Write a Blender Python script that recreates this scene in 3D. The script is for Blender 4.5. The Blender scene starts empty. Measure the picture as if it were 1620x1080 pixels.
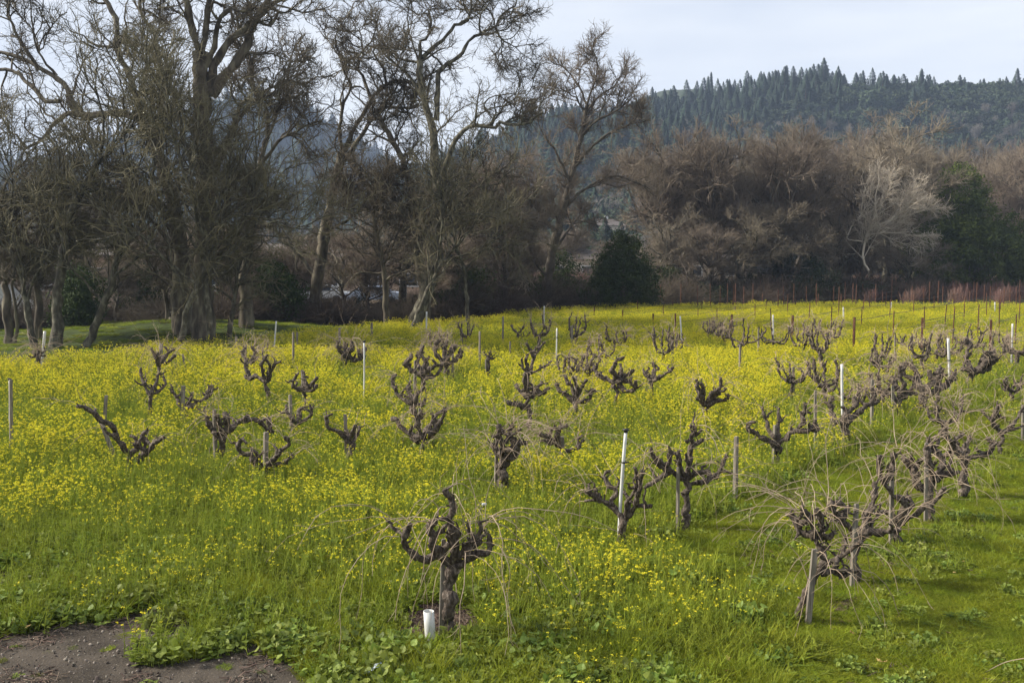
import bpy, math, random
import numpy as np
from mathutils import Vector

SC = bpy.context.scene
COL = SC.collection
# ------------------------------------------------------------ camera
CAM_H = 4.0; PITCH = math.radians(5.08); FPX = 1575.0
cam = bpy.data.cameras.new("camera"); camo = bpy.data.objects.new("camera", cam); COL.objects.link(camo)
camo.location = (0, 0, CAM_H); camo.rotation_euler = (math.pi/2-PITCH, 0, 0)
cam.sensor_width = 36.0; cam.lens = FPX/1620.0*36.0; cam.clip_start = 0.1; cam.clip_end = 9000
SC.camera = camo
# ------------------------------------------------------------ sky
SUN_EL = math.radians(34); SUN_AZ = math.radians(-84)     # sun to the left of the camera
w = bpy.data.worlds.new("World"); SC.world = w; w.use_nodes = True
nt = w.node_tree; nt.nodes.clear(); N = nt.nodes.new; L = nt.links.new
out = N('ShaderNodeOutputWorld'); bg = N('ShaderNodeBackground'); bg.inputs['Strength'].default_value = 0.14
sky = N('ShaderNodeTexSky'); sky.sky_type = 'NISHITA'; sky.sun_disc = False
sky.sun_elevation = SUN_EL; sky.sun_rotation = SUN_AZ; sky.dust_density = 2.0; sky.air_density = 1.0
tc = N('ShaderNodeTexCoord'); mp = N('ShaderNodeMapping'); mp.inputs['Scale'].default_value = (1.0, 1.0, 5.0)
no = N('ShaderNodeTexNoise'); no.inputs['Scale'].default_value = 1.6; no.inputs['Detail'].default_value = 5; no.inputs['Roughness'].default_value = .55
rp = N('ShaderNodeValToRGB'); rp.color_ramp.elements[0].position = .36; rp.color_ramp.elements[0].color = (2.75, 3.00, 3.50, 1)
rp.color_ramp.elements[1].position = .64; rp.color_ramp.elements[1].color = (3.9, 4.0, 4.15, 1)
mx = N('ShaderNodeMix'); mx.data_type = 'RGBA'; mx.inputs[0].default_value = .93
L(tc.outputs['Generated'], mp.inputs['Vector']); L(mp.outputs[0], no.inputs['Vector']); L(no.outputs['Fac'], rp.inputs['Fac'])
L(sky.outputs[0], mx.inputs[6]); L(rp.outputs[0], mx.inputs[7]); L(mx.outputs[2], bg.inputs['Color']); L(bg.outputs[0], out.inputs['Surface'])
# ------------------------------------------------------------ sun (thin high cloud: soft edged)
sl = bpy.data.lights.new("sun", 'SUN'); sl.energy = 5.0; sl.angle = math.radians(7); sl.color = (1, .93, .82)
so = bpy.data.objects.new("sun", sl); COL.objects.link(so)
sd = Vector((math.sin(SUN_AZ)*math.cos(SUN_EL), math.cos(SUN_AZ)*math.cos(SUN_EL), math.sin(SUN_EL)))
so.rotation_euler = sd.to_track_quat('Z', 'Y').to_euler(); so.location = (-30, 0, 60)
SC.view_settings.view_transform = 'Standard'; SC.view_settings.look = 'None'
SC.view_settings.exposure = 0.84; SC.view_settings.gamma = 1.0

# ------------------------------------------------------------ helpers
CP, SP = math.cos(PITCH), math.sin(PITCH)
def ray(px, py):
    u = (px-810)/FPX; v = (540-py)/FPX
    return np.array([u, CP+v*SP, -SP+v*CP])
def G(px, py, z=0.0):                       # ground point seen at a pixel of the photograph
    d = ray(px, py); t = (z-CAM_H)/d[2]; return np.array([d[0]*t, d[1]*t, z])
def P(px, py, Y):                           # point at depth Y on that line of sight
    d = ray(px, py); t = Y/d[1]; return np.array([d[0]*t, Y, CAM_H+d[2]*t])
def proj(x, y, z):
    zz = z-CAM_H; f = y*CP-zz*SP; u = zz*CP+y*SP
    return 810+FPX*x/f, 540-FPX*u/f
def S(s): return [tuple(float(c) for c in q.split(',')) for q in s.split()]
def tag(o, label=None, cat=None, group=None, kind=None):
    if label: o['label'] = label
    if cat: o['category'] = cat
    if group: o['group'] = group
    if kind: o['kind'] = kind
    return o
def empty(name, loc, label=None, cat=None, group=None):
    o = bpy.data.objects.new(name, None); COL.objects.link(o); o.location = loc; o.empty_display_size = .2
    return tag(o, label, cat, group)

def build_mesh(name, parts, mats, smooth=True):
    """parts: list of (verts (n,3), faces (m,q), material index)"""
    vs = []; loops = []; starts = []; mi = []; off = 0; ls = 0
    for V, F, m in parts:
        V = np.asarray(V, dtype=np.float32).reshape(-1, 3); F = np.asarray(F, dtype=np.int64)
        if len(F) == 0: continue
        vs.append(V); loops.append((F+off).ravel()); q = F.shape[1]
        starts.append(ls+np.arange(len(F))*q); ls += F.size; mi.append(np.full(len(F), m)); off += len(V)
    me = bpy.data.meshes.new(name)
    if not vs: return me
    V = np.concatenate(vs); Lp = np.concatenate(loops); St = np.concatenate(starts); M = np.concatenate(mi)
    me.vertices.add(len(V)); me.vertices.foreach_set('co', V.ravel())
    me.loops.add(len(Lp)); me.loops.foreach_set('vertex_index', Lp.astype(np.int32))
    me.polygons.add(len(St)); me.polygons.foreach_set('loop_start', St.astype(np.int32))
    me.polygons.foreach_set('material_index', M.astype(np.int32))
    me.polygons.foreach_set('use_smooth', np.full(len(St), smooth))
    for m in mats: me.materials.append(m)
    me.update(calc_edges=True); me.validate()
    return me
def obj(name, parts, mats, parent=None, loc=(0, 0, 0), smooth=True):
    me = parts if isinstance(parts, bpy.types.Mesh) else build_mesh(name, parts, mats, smooth)
    o = bpy.data.objects.new(name, me); COL.objects.link(o); o.location = loc
    if parent: o.parent = parent
    return o

def tubes(Pn, R, s=3, rng=None, jit=0.0):
    Pn = np.asarray(Pn, float); R = np.asarray(R, float)
    if Pn.ndim == 2: Pn = Pn[None]; R = R[None]
    n, k, _ = Pn.shape; rng = rng or np.random.default_rng(1)
    T = np.gradient(Pn, axis=1); T /= (np.linalg.norm(T, axis=2, keepdims=True)+1e-9)
    A = T.mean(axis=1); ref = rng.normal(size=(n, 3)); ref /= np.linalg.norm(ref, axis=1, keepdims=True)
    A /= (np.linalg.norm(A, axis=1, keepdims=True)+1e-9)
    ref = np.cross(A, ref); ref /= (np.linalg.norm(ref, axis=1, keepdims=True)+1e-9)
    B = np.cross(T, ref[:, None, :]); B /= (np.linalg.norm(B, axis=2, keepdims=True)+1e-9)
    Nn = np.cross(B, T)
    a = np.arange(s)*2*math.pi/s
    rr = R[:, :, None]*np.ones(s)
    if jit: rr = rr*(1+rng.normal(size=(n, k, s))*jit)
    V = Pn[:, :, None, :]+rr[..., None]*(np.cos(a)[None, None, :, None]*Nn[:, :, None, :]+np.sin(a)[None, None, :, None]*B[:, :, None, :])
    i = np.arange(n)[:, None, None]*k*s; j = np.arange(k-1)[None, :, None]*s; c = np.arange(s)[None, None, :]; c2 = (c+1) % s
    F = np.stack([i+j+c, i+j+c2, i+j+s+c2, i+j+s+c], -1).reshape(-1, 4)
    return V.reshape(-1, 3), F
def resample(pts, k, rng=None, jit=0.0):
    pts = np.asarray(pts, float)
    d = np.r_[0, np.cumsum(np.linalg.norm(np.diff(pts, axis=0), axis=1))]+np.arange(len(pts))*1e-9
    t = np.linspace(0, d[-1], k); n = len(pts); o = np.zeros((k, 3))
    idx = np.clip(np.searchsorted(d, t, side='right')-1, 0, n-2)
    for a, (ti, i) in enumerate(zip(t, idx)):
        p1, p2 = pts[i], pts[i+1]; p0 = pts[i-1] if i > 0 else 2*p1-p2; p3 = pts[i+2] if i+2 < n else 2*p2-p1
        u = (ti-d[i])/(d[i+1]-d[i])
        o[a] = .5*((2*p1)+(-p0+p2)*u+(2*p0-5*p1+4*p2-p3)*u*u+(-p0+3*p1-3*p2+p3)*u**3)
    if rng is not None and jit:
        nz = rng.normal(size=(k, 3))*jit; nz[0] = 0; o += nz
    return o
def box(c, s, rz=0.0):
    c = np.asarray(c, float); h = np.asarray(s, float)/2
    V = np.array([[x, y, z] for z in (-1, 1) for y in (-1, 1) for x in (-1, 1)])*h
    ca, sa = math.cos(rz), math.sin(rz)
    V = np.stack([V[:, 0]*ca-V[:, 1]*sa, V[:, 0]*sa+V[:, 1]*ca, V[:, 2]], 1)+c
    return V, np.array([[0, 2, 3, 1], [4, 5, 7, 6], [0, 1, 5, 4], [2, 6, 7, 3], [0, 4, 6, 2], [1, 3, 7, 5]])
def post(p0, p1, wd, dp, taper=.94, rot=.3):      # square sawn post with a chamfered top
    p0 = np.asarray(p0, float); p1 = np.asarray(p1, float); ax = p1-p0; ca, sa = math.cos(rot), math.sin(rot)
    X = np.array([ca, sa, 0]); Y = np.array([-sa, ca, 0]); V = []
    lv = [(0, 1), (.33, .99), (.66, .96), (.985, taper), (1, taper*.8)]
    for t, f in lv:
        for a, b in ((-1, -1), (1, -1), (1, 1), (-1, 1)): V.append(p0+ax*t+X*a*wd/2*f+Y*b*dp/2*f)
    F = []
    for k in range(len(lv)-1):
        for c in range(4): F.append([k*4+c, k*4+(c+1) % 4, k*4+4+(c+1) % 4, k*4+4+c])
    n = (len(lv)-1)*4; F.append([n, n+1, n+2, n+3])
    return np.array(V), np.array(F)

# ---- materials
def mat(name, cols, scale=8.0, rough=.85, bump=0.0, detail=4, stretch=(1, 1, 1), transl=0.0, rnd=0.0, metallic=0.0, spec=.3, bscale=None, pos=None):
    m = bpy.data.materials.new(name); m.use_nodes = True; t = m.node_tree; t.nodes.clear(); n = t.nodes.new; l = t.links.new
    o = n('ShaderNodeOutputMaterial'); b = n('ShaderNodeBsdfPrincipled'); b.inputs['Roughness'].default_value = rough
    b.inputs['Metallic'].default_value = metallic; b.inputs['Specular IOR Level'].default_value = spec
    tc = n('ShaderNodeTexCoord'); mp = n('ShaderNodeMapping'); mp.inputs['Scale'].default_value = stretch
    nz = n('ShaderNodeTexNoise'); nz.inputs['Scale'].default_value = scale; nz.inputs['Detail'].default_value = detail
    r = n('ShaderNodeValToRGB'); e = r.color_ramp.elements
    k = len(cols)
    for i in range(k-2): e.new(.5)
    for i, c in enumerate(cols):
        e[i].position = (pos[i] if pos else (.3+.4*i/max(1, k-1))); e[i].color = (*c, 1)
    l(tc.outputs['Object'], mp.inputs['Vector']); l(mp.outputs[0], nz.inputs['Vector']); l(nz.outputs['Fac'], r.inputs['Fac'])
    c = r.outputs[0]
    if rnd:
        oi = n('ShaderNodeObjectInfo'); hs = n('ShaderNodeHueSaturation'); ma = n('ShaderNodeMapRange')
        ma.inputs[3].default_value = 1-rnd; ma.inputs[4].default_value = 1+rnd
        mh = n('ShaderNodeMapRange'); mh.inputs[3].default_value = .5-rnd*.06; mh.inputs[4].default_value = .5+rnd*.06
        mu = n('ShaderNodeMath'); mu.operation = 'FRACT'; mm = n('ShaderNodeMath'); mm.operation = 'MULTIPLY'; mm.inputs[1].default_value = 7.31
        l(oi.outputs['Random'], ma.inputs[0]); l(oi.outputs['Random'], mm.inputs[0]); l(mm.outputs[0], mu.inputs[0]); l(mu.outputs[0], mh.inputs[0])
        l(ma.outputs[0], hs.inputs['Value']); l(mh.outputs[0], hs.inputs['Hue']); l(c, hs.inputs['Color']); c = hs.outputs[0]
    l(c, b.inputs['Base Color'])
    if bump:
        n2 = n('ShaderNodeTexNoise'); n2.inputs['Scale'].default_value = bscale or scale*2; n2.inputs['Detail'].default_value = 6
        bp = n('ShaderNodeBump'); bp.inputs['Strength'].default_value = bump; bp.inputs['Distance'].default_value = .02
        l(mp.outputs[0], n2.inputs['Vector']); l(n2.outputs['Fac'], bp.inputs['Height']); l(bp.outputs[0], b.inputs['Normal'])
    if transl:
        tr = n('ShaderNodeBsdfTranslucent'); mxs = n('ShaderNodeMixShader'); mxs.inputs[0].default_value = transl
        l(c, tr.inputs['Color']); l(b.outputs[0], mxs.inputs[1]); l(tr.outputs[0], mxs.inputs[2]); l(mxs.outputs[0], o.inputs['Surface'])
    else: l(b.outputs[0], o.inputs['Surface'])
    return m
M = {}
M['oak'] = mat('oak_bark', [(.032, .026, .018), (.095, .078, .055), (.20, .18, .12)], 3.5, bump=.6, bscale=14, stretch=(1, 1, .35))
M['oaktwig'] = mat('oak_twig', [(.06, .048, .032), (.145, .12, .078)], 1.2)
M['lichen'] = mat('lichened_bark', [(.028, .024, .016), (.07, .062, .042), (.185, .175, .125)], 6, bump=.9, bscale=20, stretch=(1, 1, .5))
M['lichtwig'] = mat('lichened_twig', [(.075, .066, .038), (.18, .158, .092)], 1.5)
M['brtwig'] = mat('brown_twig', [(.115, .09, .065), (.185, .148, .108), (.25, .205, .15)], .5, rnd=.2)
M['brbark'] = mat('brown_bark', [(.05, .04, .03), (.12, .10, .075)], 2.5, bump=.5, rnd=.2)
M['palebark'] = mat('pale_bark', [(.32, .27, .21), (.52, .455, .365)], 2)
M['vine'] = mat('vine_bark', [(.026, .019, .014), (.075, .057, .043), (.22, .18, .145)], 34, bump=1.0, bscale=60, stretch=(1, 1, .5), pos=[.30, .5, .74])
M['cane'] = mat('vine_cane', [(.23, .165, .115), (.42, .33, .235)], 6)
M['canefar'] = mat('dormant_cane', [(.12, .068, .055), (.20, .12, .096)], .6, rnd=.2)
M['stake'] = mat('weathered_wood', [(.10, .085, .065), (.20, .175, .14), (.30, .27, .22)], 16, bump=.6, bscale=50, stretch=(3, 3, .25))
M['white'] = mat('white_plastic', [(.48, .48, .45), (.64, .64, .62)], 6, rough=.45)
M['black'] = mat('black_plastic', [(.015, .015, .015), (.03, .03, .03)], 10, rough=.5)
M['rust'] = mat('rusted_steel', [(.06, .028, .018), (.15, .065, .034)], 9, bump=.3)
M['wire'] = mat('wire_steel', [(.05, .04, .035), (.09, .07, .06)], 9, rough=.6)
M['petal'] = mat('mustard_petal', [(.76, .68, .03), (.90, .81, .05)], 3, rough=.7, transl=.35, rnd=.10)
M['stem'] = mat('mustard_stem', [(.23, .285, .025), (.39, .44, .05)], 3, transl=.3, rnd=.16)
M['leaf'] = mat('mustard_leaf', [(.085, .125, .012), (.205, .25, .025)], 4, transl=.35, rnd=.22)
M['grass'] = mat('grass_blade', [(.12, .155, .009), (.27, .31, .018)], 2, transl=.35, rnd=.32)
M['weed'] = mat('broad_leaf', [(.10, .145, .018), (.23, .28, .05)], 6, transl=.3, rnd=.35, rough=.6)
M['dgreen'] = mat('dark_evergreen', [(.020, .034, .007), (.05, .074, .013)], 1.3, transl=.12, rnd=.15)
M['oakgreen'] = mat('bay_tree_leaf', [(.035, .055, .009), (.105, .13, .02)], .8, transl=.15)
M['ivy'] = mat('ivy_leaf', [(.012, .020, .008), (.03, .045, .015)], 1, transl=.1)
M['conifer'] = mat('conifer_needles', [(.022, .042, .024), (.05, .080, .044)], .5, rnd=.3)
M['hilloak'] = mat('hill_oak_leaf', [(.02, .035, .016), (.055, .075, .034)], .4, rnd=.3)
M['hillgrey'] = mat('hill_bare_twig', [(.11, .10, .085), (.17, .155, .13)], .3, rnd=.25)
M['bram'] = mat('bramble_twig', [(.05, .037, .027), (.12, .09, .062)], 1.5, rnd=.3)
M['dry'] = mat('dry_leaf', [(.34, .20, .07), (.5, .36, .16)], 20, transl=.2, rnd=.3)
M['pebble'] = mat('pebble', [(.11, .09, .072), (.30, .26, .215)], 12, rnd=.35)
M['litter'] = mat('bark_litter', [(.07, .045, .034), (.17, .12, .09)], 10, rnd=.35)
HAZE = True
# ============================================================ layout masks (in the photo's pixels, read off for ground points)
def inpoly(x, y, poly):
    x = np.asarray(x, float); y = np.asarray(y, float); r = np.zeros(x.shape, bool); n = len(poly)
    for i in range(n):
        x1, y1 = poly[i]; x2, y2 = poly[(i+1) % n]
        c = ((y1 > y) != (y2 > y)) & (x < (x2-x1)*(y-y1)/(y2-y1+1e-12)+x1); r ^= c
    return r
def vnoise(x, y, seed, sc):
    r = np.random.default_rng(seed); T = r.random((64, 64)); x = np.asarray(x)/sc; y = np.asarray(y)/sc
    xi = np.floor(x).astype(int); yi = np.floor(y).astype(int); fx = x-xi; fy = y-yi; fx = fx*fx*(3-2*fx); fy = fy*fy*(3-2*fy)
    g = lambda a, b: T[a % 64, b % 64]
    return (g(xi, yi)*(1-fx)+g(xi+1, yi)*fx)*(1-fy)+(g(xi, yi+1)*(1-fx)+g(xi+1, yi+1)*fx)*fy
def toworld(poly): return [tuple(G(a, b)[:2]) for a, b in poly]
DIRT = toworld([(-900, 1400), (-700, 1015), (0, 1014), (45, 1004), (66, 985), (72, 962), (150, 985), (200, 966), (272, 962), (305, 985), (322, 1004), (265, 1016), (262, 1032), (330, 1036), (420, 1008), (452, 1030), (488, 1060), (520, 1130), (600, 1400)])
DIRT2 = toworld([(-400, 905), (0, 905), (52, 893), (70, 903), (42, 922), (8, 945), (-400, 960)])
GRASS = toworld([(1005, 866), (1090, 838), (1170, 794), (1300, 737), (1420, 692), (1500, 640), (1720, 560), (2300, 560), (2300, 1500), (1285, 1500), (1262, 1080), (1240, 985), (1130, 918)])
FIELD = toworld([(-700, 640), (0, 583), (120, 575), (250, 560), (420, 545), (600, 528), (650, 520), (760, 512), (860, 499), (1000, 493), (1150, 489), (1350, 488), (2400, 488), (2400, 1700), (-900, 1700)])
MULCH = [toworld(p) for p in ([(608, 1006), (625, 972), (700, 955), (760, 960), (775, 985), (760, 1012), (690, 1026)], [(1300, 982), (1318, 955), (1370, 925), (1425, 890), (1430, 905), (1385, 940), (1345, 975)], [(1040, 848), (1060, 838), (1110, 832), (1085, 850)], [(1455, 838), (1475, 822), (1500, 818), (1490, 832)])]
def mask_dirt(x, y):
    dx = (vnoise(x, y, 3, .35)-.5)*.55+(vnoise(x, y, 4, .12)-.5)*.34; dy = (vnoise(x, y, 5, .35)-.5)*.7+(vnoise(x, y, 6, .12)-.5)*.36
    return inpoly(x+dx, y+dy, DIRT) | inpoly(x+dx, y+dy, DIRT2)
def mask_mulch(x, y):
    dx = (vnoise(x, y, 13, .25)-.5)*.4; dy = (vnoise(x, y, 15, .25)-.5)*.4; r = np.zeros(np.shape(x), bool)
    for p in MULCH: r |= inpoly(x+dx, y+dy, p)
    return r
def mask_grass(x, y):
    dx = (vnoise(x, y, 23, .6)-.5)*.8; return inpoly(x+dx, y, GRASS)
def mask_field(x, y):
    dx = (vnoise(x, y, 33, 2)-.5)*1.5; dy = (vnoise(x, y, 34, 1.5)-.5)*1.8; return inpoly(x+dx, y+dy, FIELD)
def gz(x, y):                                   # ground height
    x = np.asarray(x, float); y = np.asarray(y, float)
    z = (vnoise(x+100, y+100, 41, 3.0)-.5)*.10*np.clip((y-9)/10, 0, 1)
    bank = np.exp(-((x+15.5)/6.5)**2-((y-48)/5.0)**2)*.75
    far = np.clip((y-140)/260, 0, 1)**1.5*8
    return z+bank+far
# ============================================================ ground: one sheet to the horizon
def make_ground():
    az = np.concatenate([np.linspace(-80, -34, 24)[:-1], np.linspace(-34, 34, 300), np.linspace(34, 80, 24)[1:]])*math.pi/180
    rr = np.concatenate([np.linspace(.5, 6, 8)[:-1], np.geomspace(6, 30, 230)[:-1], np.geomspace(30, 160, 110)[:-1], np.geomspace(160, 6000, 30)])
    A, Rr = np.meshgrid(az, rr); X = np.sin(A)*Rr; Y = np.cos(A)*Rr
    dm = mask_dirt(X, Y); mm = mask_mulch(X, Y); Z = gz(X, Y)
    Z = Z+np.where(dm, (vnoise(X, Y, 51, .22)-.5)*.035+(vnoise(X, Y, 52, .07)-.5)*.012, 0)
    Z = np.where(Rr > 2000, np.clip(Z, -1, 8), Z)
    nr, na = X.shape; V = np.stack([X, Y, Z], -1).reshape(-1, 3)
    i = np.arange(nr-1)[:, None]*na; j = np.arange(na-1)[None, :]
    F = np.stack([i+j, i+j+1, i+na+j+1, i+na+j], -1).reshape(-1, 4)[:, ::-1]
    m = bpy.data.materials.new('ground'); m.use_nodes = True; t = m.node_tree; b = t.nodes['Principled BSDF']; n = t.nodes.new; l = t.links.new
    b.inputs['Roughness'].default_value = .95; b.inputs['Specular IOR Level'].default_value = .1
    at = n('ShaderNodeAttribute'); at.attribute_name = 'cover'; sx = n('ShaderNodeSeparateXYZ'); l(at.outputs['Vector'], sx.inputs[0])
    tc = n('ShaderNodeTexCoord')
    def ramp(scale, cols, det=6, pos=(.35, .65)):
        z = n('ShaderNodeTexNoise'); z.inputs['Scale'].default_value = scale; z.inputs['Detail'].default_value = det; l(tc.outputs['Object'], z.inputs['Vector'])
        r = n('ShaderNodeValToRGB'); r.color_ramp.elements[0].position = pos[0]; r.color_ramp.elements[1].position = pos[1]
        r.color_ramp.elements[0].color = (*cols[0], 1); r.color_ramp.elements[1].color = (*cols[1], 1); l(z.outputs['Fac'], r.inputs[0]); return r.outputs[0]
    def mixc(f, a, bb):
        q = n('ShaderNodeMix'); q.data_type = 'RGBA'; l(f, q.inputs[0]); l(a, q.inputs[6]); l(bb, q.inputs[7]); return q.outputs[2]
    green = ramp(2.5, [(.028, .038, .009), (.055, .075, .014)])
    dirt0 = ramp(1.7, [(.036, .030, .024), (.072, .060, .048)]); speck = ramp(55, [(.08, .064, .046), (.20, .17, .135)], 3, (.52, .72))
    zf = n('ShaderNodeTexNoise'); zf.inputs['Scale'].default_value = 60; l(tc.outputs['Object'], zf.inputs['Vector'])
    rf = n('ShaderNodeValToRGB'); rf.color_ramp.elements[0].position = .55; rf.color_ramp.elements[1].position = .68; l(zf.outputs['Fac'], rf.inputs[0])
    dirt = mixc(rf.outputs[0], dirt0, speck)
    mulch = ramp(30, [(.045, .030, .024), (.12, .085, .065)]); tan = ramp(.08, [(.09, .075, .05), (.16, .12, .085)])
    c = mixc(sx.outputs[0], green, dirt); c = mixc(sx.outputs[1], c, mulch); c = mixc(sx.outputs[2], c, tan)
    l(c, b.inputs['Base Color'])
    bp = n('ShaderNodeBump'); bp.inputs['Strength'].default_value = .7; bp.inputs['Distance'].default_value = .02
    zb = n('ShaderNodeTexNoise'); zb.inputs['Scale'].default_value = 35; zb.inputs['Detail'].default_value = 8; l(tc.outputs['Object'], zb.inputs['Vector']); l(zb.outputs['Fac'], bp.inputs['Height']); l(bp.outputs[0], b.inputs['Normal'])
    o = obj('ground', [(V, F, 0)], [m])
    a = o.data.attributes.new('cover', 'FLOAT_VECTOR', 'POINT')
    tanm = np.clip((Y-72-X*.15)/10, 0, 1)*1.0; tanm = np.where((X < 12) & (Y > 62), 1.0, tanm)
    a.data.foreach_set('vector', np.stack([dm*1.0, mm*1.0, tanm], -1).astype(np.float32).ravel())
    tag(o, kind='structure')
make_ground()

# ============================================================ hills
HR = S("600,350 700,310 760,298 800,282 850,252 900,222 950,190 1000,162 1045,144 1100,142 1180,158 1260,174 1340,188 1420,186 1500,178 1580,172 1700,168 1900,120 2300,130 3200,200")
HL = S("-1500,330 -600,320 -200,300 0,300 90,288 150,262 250,225 330,200 400,190 450,186 490,194 540,225 590,255 640,285 700,305 800,345 900,380 1000,392")
HB = S("-2500,300 -600,290 -100,276 0,280 50,272 100,276 200,290 500,300 700,285 760,285 900,290 1400,290 3500,330")
def hill(name, prof, y0, y1, y2, mats, seed):
    px = np.array([p[0] for p in prof]); py = np.array([p[1] for p in prof])
    xs = np.linspace(px[0], px[-1], 220); ys = np.interp(xs, px, py); k = 46
    tt = np.linspace(0, 1, k); X = np.zeros((k, len(xs))); Y = np.zeros_like(X); Z = np.zeros_like(X)
    for i, t in enumerate(tt):
        yy = y0+(y1-y0)*t*1.0
        if t > .75: yy = y1-(y1-y0)*.25+(y2-y1+(y1-y0)*.25)*(t-.75)/.25
        u = (xs-810)/FPX
        top = CAM_H+(540-ys)/FPX*y1*1.0-math.tan(PITCH)*y1*1.0
        f = np.clip((yy-y0)/(y1-y0), 0, 1); f = f*f*(3-2*f) if yy <= y1 else 1
        g = 1-.6*np.clip((yy-y1)/(y2-y1), 0, 1)
        X[i] = u*yy; Y[i] = yy; Z[i] = top*f*g-1+(vnoise(X[i], Y[i], seed, (y1-y0)/6)-.5)*(y1-y0)*.09*f*(1 if yy < y1*.97 else .2)
    V = np.stack([X, Y, Z], -1).reshape(-1, 3); na = len(xs)
    i = np.arange(k-1)[:, None]*na; j = np.arange(na-1)[None, :]
    F = np.stack([i+j, i+j+1, i+na+j+1, i+na+j], -1).reshape(-1, 4)
    o = obj(name, [(V, F, 0)], mats); tag(o, kind='structure')
    return X, Y, Z
hm = mat('hill_ground', [(.018, .028, .013), (.04, .052, .026)], .02)
hR = hill('hill', HR, 170, 620, 900, [hm], 61)
hL = hill('hill', HL, 420, 1150, 1500, [hm], 62)
hB = hill('hill', HB, 1650, 2600, 3200, [hm], 63)
# ============================================================ tree growth
def grow(Pp, Rp, n, lmin, lmax, amin, amax, wig, k, up, rb, rt, rng, t0=.15, bend=0.0):
    """n children spread over the parents (weighted by length); returns (n,k,3),(n,k)"""
    m, kp, _ = Pp.shape; ln = np.linalg.norm(np.diff(Pp, axis=1), axis=2).sum(1)
    pi = rng.choice(m, n, p=ln/ln.sum()); t = t0+(1-t0)*rng.random(n)**.8
    f = t*(kp-1); i0 = np.clip(f.astype(int), 0, kp-2); fr = (f-i0)[:, None]
    p = Pp[pi, i0]*(1-fr)+Pp[pi, i0+1]*fr; T = Pp[pi, i0+1]-Pp[pi, i0]; T /= np.linalg.norm(T, axis=1, keepdims=True)+1e-9
    r0 = (Rp[pi, i0]*(1-fr[:, 0])+Rp[pi, i0+1]*fr[:, 0])
    q = rng.normal(size=(n, 3)); q = np.cross(T, q); q /= np.linalg.norm(q, axis=1, keepdims=True)+1e-9
    a = np.radians(rng.uniform(amin, amax, n))[:, None]; d = T*np.cos(a)+q*np.sin(a); d[:, 2] += up*.5
    L_ = rng.uniform(lmin, lmax, n)*(1-.45*t); st = (L_/(k-1))[:, None]
    out = np.zeros((n, k, 3)); out[:, 0] = p; c = p.copy()
    for j in range(1, k):
        d = d+rng.normal(size=(n, 3))*wig; d[:, 2] += up-bend*j/k; d /= np.linalg.norm(d, axis=1, keepdims=True)+1e-9
        c = c+d*st; out[:, j] = c
    rb_ = np.minimum(r0*.75, rb*rng.uniform(.7, 1.2, n)); R = rb_[:, None]+(np.minimum(rt, rb_)-rb_)[:, None]*np.linspace(0, 1, k)[None]**.8
    return out, R
def trace(limbs, Y, rng, spread=.5, smp=.35, jit=.03, wsc=1.0):
    """limbs: (pixel polyline, w0 px, w1 px). Each becomes a 3D tube axis in true metres round depth Y; a limb leaves the nearest earlier limb."""
    res = []; pxs = []
    for q, (s, w0, w1) in enumerate(limbs):
        pts = np.array(S(s)); yd = 0.0
        if res:
            bd = 1e9
            for pp, oo in pxs:
                dd = np.hypot(pp[:, 0]-pts[0, 0], pp[:, 1]-pts[0, 1]); i = int(dd.argmin())
                if dd[i] < bd: bd = dd[i]; yd = oo[i]
        ln = np.r_[0, np.cumsum(np.hypot(*np.diff(pts, axis=0).T))]*Y/FPX
        sg = rng.uniform(.35, 1.0)*rng.choice([-1, 1])*spread*(0.12 if q == 0 else 1)
        off = yd+sg*ln**.9*.8
        p3 = np.array([P(a, b, Y+o) for (a, b), o in zip(pts, off)])
        k = max(4, int(ln[-1]/smp)+2)
        c = resample(p3, k, rng, jit)
        dense = resample(np.c_[pts, off], 40); pxs.append((dense[:, :2], dense[:, 2]))
        w = np.linspace(0, 1, k)**.85; R = (w0+(w1-w0)*w)/2*Y/FPX*wsc
        res.append((c, R))
    return res
def limbs_to(res, k=14):
    return np.array([resample(c, k) for c, _ in res]), np.array([np.interp(np.linspace(0, 1, k), np.linspace(0, 1, len(r)), r) for _, r in res])
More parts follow.
